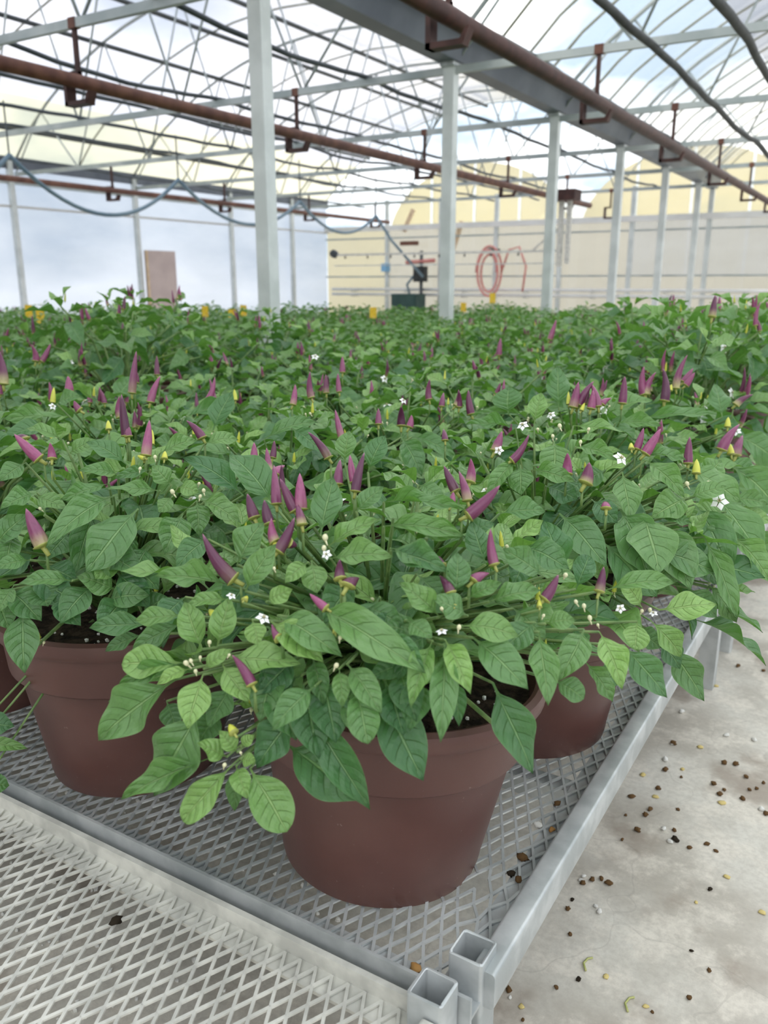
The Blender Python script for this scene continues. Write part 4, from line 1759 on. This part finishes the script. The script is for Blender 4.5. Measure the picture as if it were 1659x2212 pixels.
hand = {k: dict(leaves=[], peppers=[], pods=[], flowers=[], buds=[]) for k in range(len(near))}
rg = random.Random(21)
for s, v, rd in rows(LV):
    k = {'e': 3.456, 'f': 1.0}.get(s, 2.0)
    b_px, t_px, w_px, young = pix(s, v[0:2]), pix(s, v[2:4]), v[4] / k, v[5]
    deep = young <= 0.2
    young = max(young, 0.14)
    P, who = surface_hit(*b_px, 0.88 if deep else 0.97)
    d = sight(*t_px).normalized()
    Q, who2 = surface_hit(*t_px, 0.95 if deep else 1.04)
    tP = (P - CAM).length
    tQ = (Q - CAM).length
    app = math.hypot(b_px[0] - t_px[0], b_px[1] - t_px[1]) / F_PX * tP
    # a leaf cannot recede by much more than it spans across the view
    tQ = max(tP - app * 0.45, min(tP + app * 0.32, tQ)) + rg.uniform(-0.004, 0.004)
    Q = CAM + d * tQ
    w_m = w_px / F_PX * 0.5 * (tP + tQ) * 1.04
    view = (CAM - P).normalized()
    x, y = near[who]
    outw = (P - Vector((x, y, BENCH_Z + 0.2))).normalized()
    nh = view * 0.75 + Vector((0, 0, 0.45)) + outw * 0.25 + Vector((rg.uniform(-.18, .18), rg.uniform(-.18, .18), 0))
    hand[who]['leaves'].append((P, Q, w_m, nh, young, rd))


def place_axis(s, v):
    b_px, t_px, w_px = pix(s, v[0:2]), pix(s, v[2:4]), v[4] / 2.0
    P, who = surface_hit(*b_px, 0.99)
    tP = (P - CAM).length
    d = sight(*t_px).normalized()
    # upright pods keep roughly the same distance
    Q = CAM + d * (tP + 0.006)
    return P, Q, w_px / F_PX * tP * 1.12, who


for s, v, rd in rows(PEP):
    P, Q, w, who = place_axis(s, v); hand[who]['peppers'].append((P, Q, w))
for s, v, rd in rows(POD_PX):
    P, Q, w, who = place_axis(s, v); hand[who]['pods'].append((P, Q, w))
for s, v, rd in rows(FLOW):
    P, who = surface_hit(*pix(s, v[:2]), 1.03); hand[who]['flowers'].append((P, v[2] / 2 / F_PX * (P - CAM).length))
for s, v, rd in rows(BUDS):
    P, who = surface_hit(*pix(s, v[:2]), 1.02); hand[who]['buds'].append((P, v[2] / 2 / F_PX * (P - CAM).length))

# ------------------------------------------------------------------ build the plants
LAB = {
    (0, 0, 0, 0): 'brown pot of purple peppers at the bench corner beside the square posts',
    (0, 0, 1, 0): 'brown pot of purple peppers beside the corner pot along the front rail',
    (0, 0, 0, 1): 'brown pot of purple peppers behind the corner pot along the aisle rail',
    (0, 0, 1, 1): 'pepper plant diagonally behind the corner pot, away from the aisle rail',
    (0, 0, 0, 2): 'third pepper plant from the bench corner along the aisle rail',
    (0, 0, 0, 3): 'fourth pepper plant from the bench corner along the aisle rail',
    (0, 0, 2, 0): 'third pepper plant from the bench corner along the front rail',
    (0, 0, 1, 2): 'pepper plant in the third row of the corner bench, second from the aisle',
}
NAME = 'potted_pepper'
protos_mid = {}
protos_far = {}
N_HI = 12
MID_DIST = 4.3
tilt_root = None
for idx, (dist, x, y, i, j, ci, rj) in enumerate(spots):
    key = (i, j, ci, rj)
    px, py, dz = project((x, y, BENCH_Z + 0.45))
    tall = 1.0
    if dist > 1.9:
        tall = rng.uniform(0.92, 1.04)
    if 2.6 < dist < 4.4 and 520 < px < 640:
        tall = 1.16
    if 2.0 < dist < 3.6 and 90 < px < 300:
        tall = 1.34
    if 2.0 < dist < 3.8 and 1330 < px < 1680:
        tall = 1.32
    if dist < MID_DIST and (idx < N_HI or (idx < len(near) and (hand[idx]['leaves'] or hand[idx]['peppers']))):
        h = hand[idx] if idx < len(near) else None
        n_h = len(h['leaves']) if h else 0
        plan = plant_plan(100 + idx, R=0.275 if n_h < 25 else 0.262, H=0.195 if n_h < 25 else 0.188, n_shoot=24 if n_h > 60 else 20, per=9,
                          pepper_rate=0.26 if n_h < 15 else 0.06)
        if n_h > 25:
            plan['flowers'] = plan['flowers'][:1]
        hi = idx < 9
        W0 = Vector((x, y, BENCH_Z))

        def bare(p):
            # the photograph shows this side of the pots bare: no filler leaves hang there
            qx, qy, _ = project(W0 + p)
            if key == (0, 0, 0, 0):
                return qy > (1570 if qx < 930 else 1430)
            if key == (0, 0, 1, 0):
                return qy > 1362
            if key == (0, 0, 0, 1):
                return qy > 1450
            return False
        plan['leaves'] = [q for q in plan['leaves'] if not bare(q[0]) and not bare(q[1])]
        plan['peppers'] = [q for q in plan['peppers'] if not bare(q[0] - Vector((0, 0, 0.05)))]
        root = make_plant(NAME, plan, 2 if hi else 1)
        root.location = (x, y, BENCH_Z)
        if key == (0, 0, 0, 0):      # the corner pot leans on the bent mesh
            for ch in root.children:
                if ch.name.split('.')[0] in ('pot', 'soil'):
                    ch.rotation_mode = 'QUATERNION'
                    ch.rotation_quaternion = Matrix.Rotation(math.radians(4.0), 4, FWD_H).to_quaternion()
        L0 = Vector((x, y, BENCH_Z))
        extra = []
        if h:
            core = Vector((0, 0, 0.26))
            for P, Q, w, nh, yg, rd in h['leaves']:
                add_leaf(root, P - L0, Q - L0, w, nh, yg, rng.choice(LEAF_ROUND if rd else LEAF_HI))
                b0 = P - L0
                inner = core.lerp(b0, 0.62) + Vector((0, 0, 0.012))
                if (b0 - core).length < 0.36:
                    extra.append(([core.lerp(b0, 0.25), inner, b0], [0.003, 0.0022, 0.0014]))
            for P, Q, w in h['peppers']:
                add_pepper(root, P - L0, Q - L0, w)
                b0 = P - L0 - (Q - P).normalized() * w * 0.5
                extra.append(([core.lerp(b0, 0.6) , b0 + Vector((0, 0, -0.02)), b0], [0.002, 0.0018, 0.0016]))
            for P, Q, w in h['pods']:
                add_pepper(root, P - L0, Q - L0, w, pod=True)
                b0 = P - L0 - (Q - P).normalized() * w * 0.5
                extra.append(([core.lerp(b0, 0.75), b0], [0.0016, 0.0013]))
            for P, s in h['flowers']:
                add_flower(root, P - L0, (CAM - P).normalized() * 0.7 + Vector((rng.uniform(-.5, .5), rng.uniform(-.5, .5), 0.5)), s)
            for P, s in h['buds']:
                o = link('flower_bud', BUD, root)
                n = Vector((rng.uniform(-.6, .6), rng.uniform(-.6, .6), 1)).normalized()
                o.matrix_basis = frame(P - L0 - n * s * 0.5, P - L0 + n * s * 0.5, s, Vector((1, 0.1, 0)), s)
            if extra:
                m = MB()
                for p, r in extra:
                    m.tube(p, r, 4)
                m.build('twig', 'stem', root, True)
    elif dist < MID_DIST:
        v = idx % 4
        if v not in protos_mid:
            protos_mid[v] = make_plant(NAME, plant_plan(300 + v, n_shoot=17, per=8, pepper_rate=0.34), 1)
            root = protos_mid[v]
        else:
            root = copy_tree(protos_mid[v])
        root.location = (x, y, BENCH_Z); root.rotation_euler = (0, 0, rng.uniform(0, 6.28))
    else:
        v = idx % 5
        if v not in protos_far:
            protos_far[v] = make_plant(NAME, plant_plan(500 + v, n_shoot=18, per=8, pepper_rate=0.2), 0)
            root = protos_far[v]
        else:
            root = copy_tree(protos_far[v])
        root.location = (x, y, BENCH_Z); root.rotation_euler = (0, 0, rng.uniform(0, 6.28))
    root.scale = (1, 1, 1) if tall == 1.0 else (min(tall, 1.1), min(tall, 1.1), tall)
    if key in LAB:
        tag(root, LAB[key], 'potted plant', 'potted ornamental peppers')
    elif tall > 1.2:
        tag(root, 'taller potted pepper, %s from the aisle rail, %s row behind the front rail' % (ORD[i * 4 + ci + 1], ORD[j * 4 + rj + 1]), 'potted plant', 'taller pepper plants')
    elif dist < MID_DIST:
        tag(root, 'bushy potted pepper, %s from the aisle rail, %s row behind the front rail' % (ORD[i * 4 + ci + 1], ORD[j * 4 + rj + 1]), 'potted plant', 'pepper plants on the near benches')
    else:
        tag(root, 'distant potted pepper plant in the green rows before the walls', 'potted plant', 'distant pepper plants')
    PLANTS.append(root)
print('plants', len(spots), 'near', len(near), 'objects', len(bpy.data.objects))

# ------------------------------------------------------------------ small things
for k, (px, py, dd) in enumerate(((62, 672, 6.2), (87, 684, 5.6), (443, 673, 6.6), (501, 681, 6.0), (526, 671, 6.6), (806, 676, 6.2), (1001, 664, 7.5), (1064, 644, 7.0))):
    d = sight(px, py)
    p = CAM + d * (dd / math.hypot(d.x, d.y))
    r = empty('sticky_card', (p.x, p.y, BENCH_Z + 0.2))
    h = p.z - BENCH_Z - 0.2
    m = MB().obox((0, 0, h - 0.04), (0, 0, h + 0.04), 0.048, 0.002, (FWD_H.x, FWD_H.y, 0))
    m.build('card', 'yellow_card', r)
    MB().tube([(0.002, 0.002, -0.0), (0.002, 0.002, h - 0.02)], 0.003, 5).build('stake', 'wood', r)
    tag(r, 'yellow sticky insect card on a stake above the far foliage', 'insect card', 'yellow sticky cards')


def litter(txt, ox, oy, name, mat, px_r, label, cat, group, seed, flat=1.0):
    rg = random.Random(seed)
    mes = [MB().ball((0, 0, 0.6 * flat), 1.0, 7, 5, 0.3, rg, (1, 1, 0.75 * flat)).mesh(name, mat, True) for _ in range(3)]
    for q in txt.split():
        u, v = q.split(',')
        p = on_z(ox + float(u) / 2, oy + float(v) / 2, 0)
        o = link(name, rg.choice(mes)); s_ = rg.uniform(0.7, 1.25) * px_r / F_PX * (p - CAM).length
        o.location = p; o.scale = (s_, s_ * rg.uniform(0.8, 1.5), s_); o.rotation_euler = (0, 0, rg.uniform(0, 6.28))
        tag(o, label, cat, group)


litter('1185,210 1070,245 1150,300 1045,325 1130,325 1270,300 1095,390 1255,390 1320,465 1395,450 1435,480 1450,235 1470,215 1425,190 1565,160 1550,255 1580,215 1610,210 1640,185 1470,100 1520,105 1215,130 1285,160 900,605 940,600 970,620 860,620 795,730 805,840 745,1070 540,1080 1405,995 1320,1115 1160,1175 600,1210 1650,320 1030,430 1155,-145 1250,15 1530,-320 1640,-300',
       829, 1600, 'soil_crumb', 'crumb', 4.6, 'small brown soil crumb lying on the concrete aisle', 'soil crumb', 'soil crumbs on the aisle floor', 31)
litter('1410,645 815,690 1330,910 840,1035', 829, 1600, 'soil_crumb', 'crumb_dark', 4.0, 'small dark clod of potting soil lying on the concrete aisle', 'soil crumb', 'dark clods on the aisle floor', 32)
litter('1260,432', 829, 1600, 'soil_crumb', 'crumb_dark', 8.5, 'largest black clod of potting soil on the concrete aisle', 'soil crumb', None, 35)
litter('915,720 930,742 850,605 862,590 1210,385 1235,440 1215,85 1245,15 545,1112 1285,-120 1480,-20 1600,0 1630,300', 829, 1600, 'perlite_grain', 'perlite', 4.6, 'white perlite grain lying on the concrete aisle', 'perlite', 'perlite grains on the aisle floor', 33)
litter('1175,245 1460,270 1480,590 1350,700 1635,745 960,1020 595,1150 1130,1150 1365,30 1120,150 1290,125 1435,-235', 829, 1600, 'dried_petal', 'dry_petal', 5.0, 'dry yellow petal fallen on the concrete aisle', 'petal', 'dry petals on the aisle floor', 34, 0.5)


def under(rg):
    return rg.uniform(-1.25, -0.57), rg.uniform(0.25, 1.05)


def pile():
    rg = random.Random(77)
    m = MB()
    for k in range(260):
        x, y = under(rg)
        m.ball((x, y, 0.002), rg.uniform(0.0015, 0.005), 5, 3, 0.3, rg)
    o = m.build('perlite_litter', 'perlite'); tag(o, 'white perlite litter strewn on the floor under the benches', 'perlite', None, 'stuff')


pile()
# bits lying on the bench and rails
for (px, py, s, mat, nm, lab, cat, z) in (
        (1162, 1785, 0.0055, 'perlite', 'perlite_grain', 'white perlite lump lying on the mesh beside the corner pot', 'perlite', 0.003),
        (1204, 1738, 0.0045, 'crumb', 'soil_crumb', 'brown soil crumb on the mesh near the aisle rail', 'soil crumb', 0.003),
        (1130, 1856, 0.0060, 'crumb', 'soil_crumb', 'larger brown soil crumb on the bent mesh by the aisle rail', 'soil crumb', 0.003),
        (1105, 1890, 0.0050, 'crumb_dark', 'soil_crumb', 'dark soil crumb on the flange by the bent mesh', 'soil crumb', 0.0),
        (1120, 1902, 0.0045, 'crumb', 'soil_crumb', 'reddish soil crumb on the flange below the bent mesh', 'soil crumb', 0.0),
        (1192, 1794, 0.0040, 'rust_orange', 'dead_leaf_scrap', 'orange brown leaf scrap on the flange beside the rail', 'leaf scrap', 0.0),
        (897, 2095, 0.0060, 'rust_orange', 'dead_leaf_scrap', 'orange brown leaf scrap beside the corner post', 'leaf scrap', 0.0),
        (250, 1994, 0.0060, 'crumb_dark', 'soil_crumb', 'dark soil lump caught on the empty mesh bench', 'soil crumb', 0.0)):
    p = on_z(px, py, BENCH_Z + z)
    o = MB().ball((0, 0, 0.4), 1.0, 7, 5, 0.3, rng, (1, 1, 0.6)).build(nm, mat, None, True)
    o.location = p; o.scale = (s * 1.3, s, s); o.rotation_euler = (0, 0, rng.uniform(0, 3))
    tag(o, lab, cat)
for (px, py, lab) in ((1310 - 45, 2085, 'bent green stalk scrap lying on the concrete aisle'), (1355, 2172, 'short dry stalk scrap on the aisle by the bench posts')):
    p = on_z(px, py, 0)
    o = MB().tube([(-0.012, 0, 0.002), (0, 0.003, 0.003), (0.011, -0.003, 0.002), (0.014, -0.010, 0.002)], 0.0016, 5).build('stalk_scrap', 'stalk_scrap', None, True)
    o.location = p; o.rotation_euler = (0, 0, 1.9)
    tag(o, lab, 'stalk')
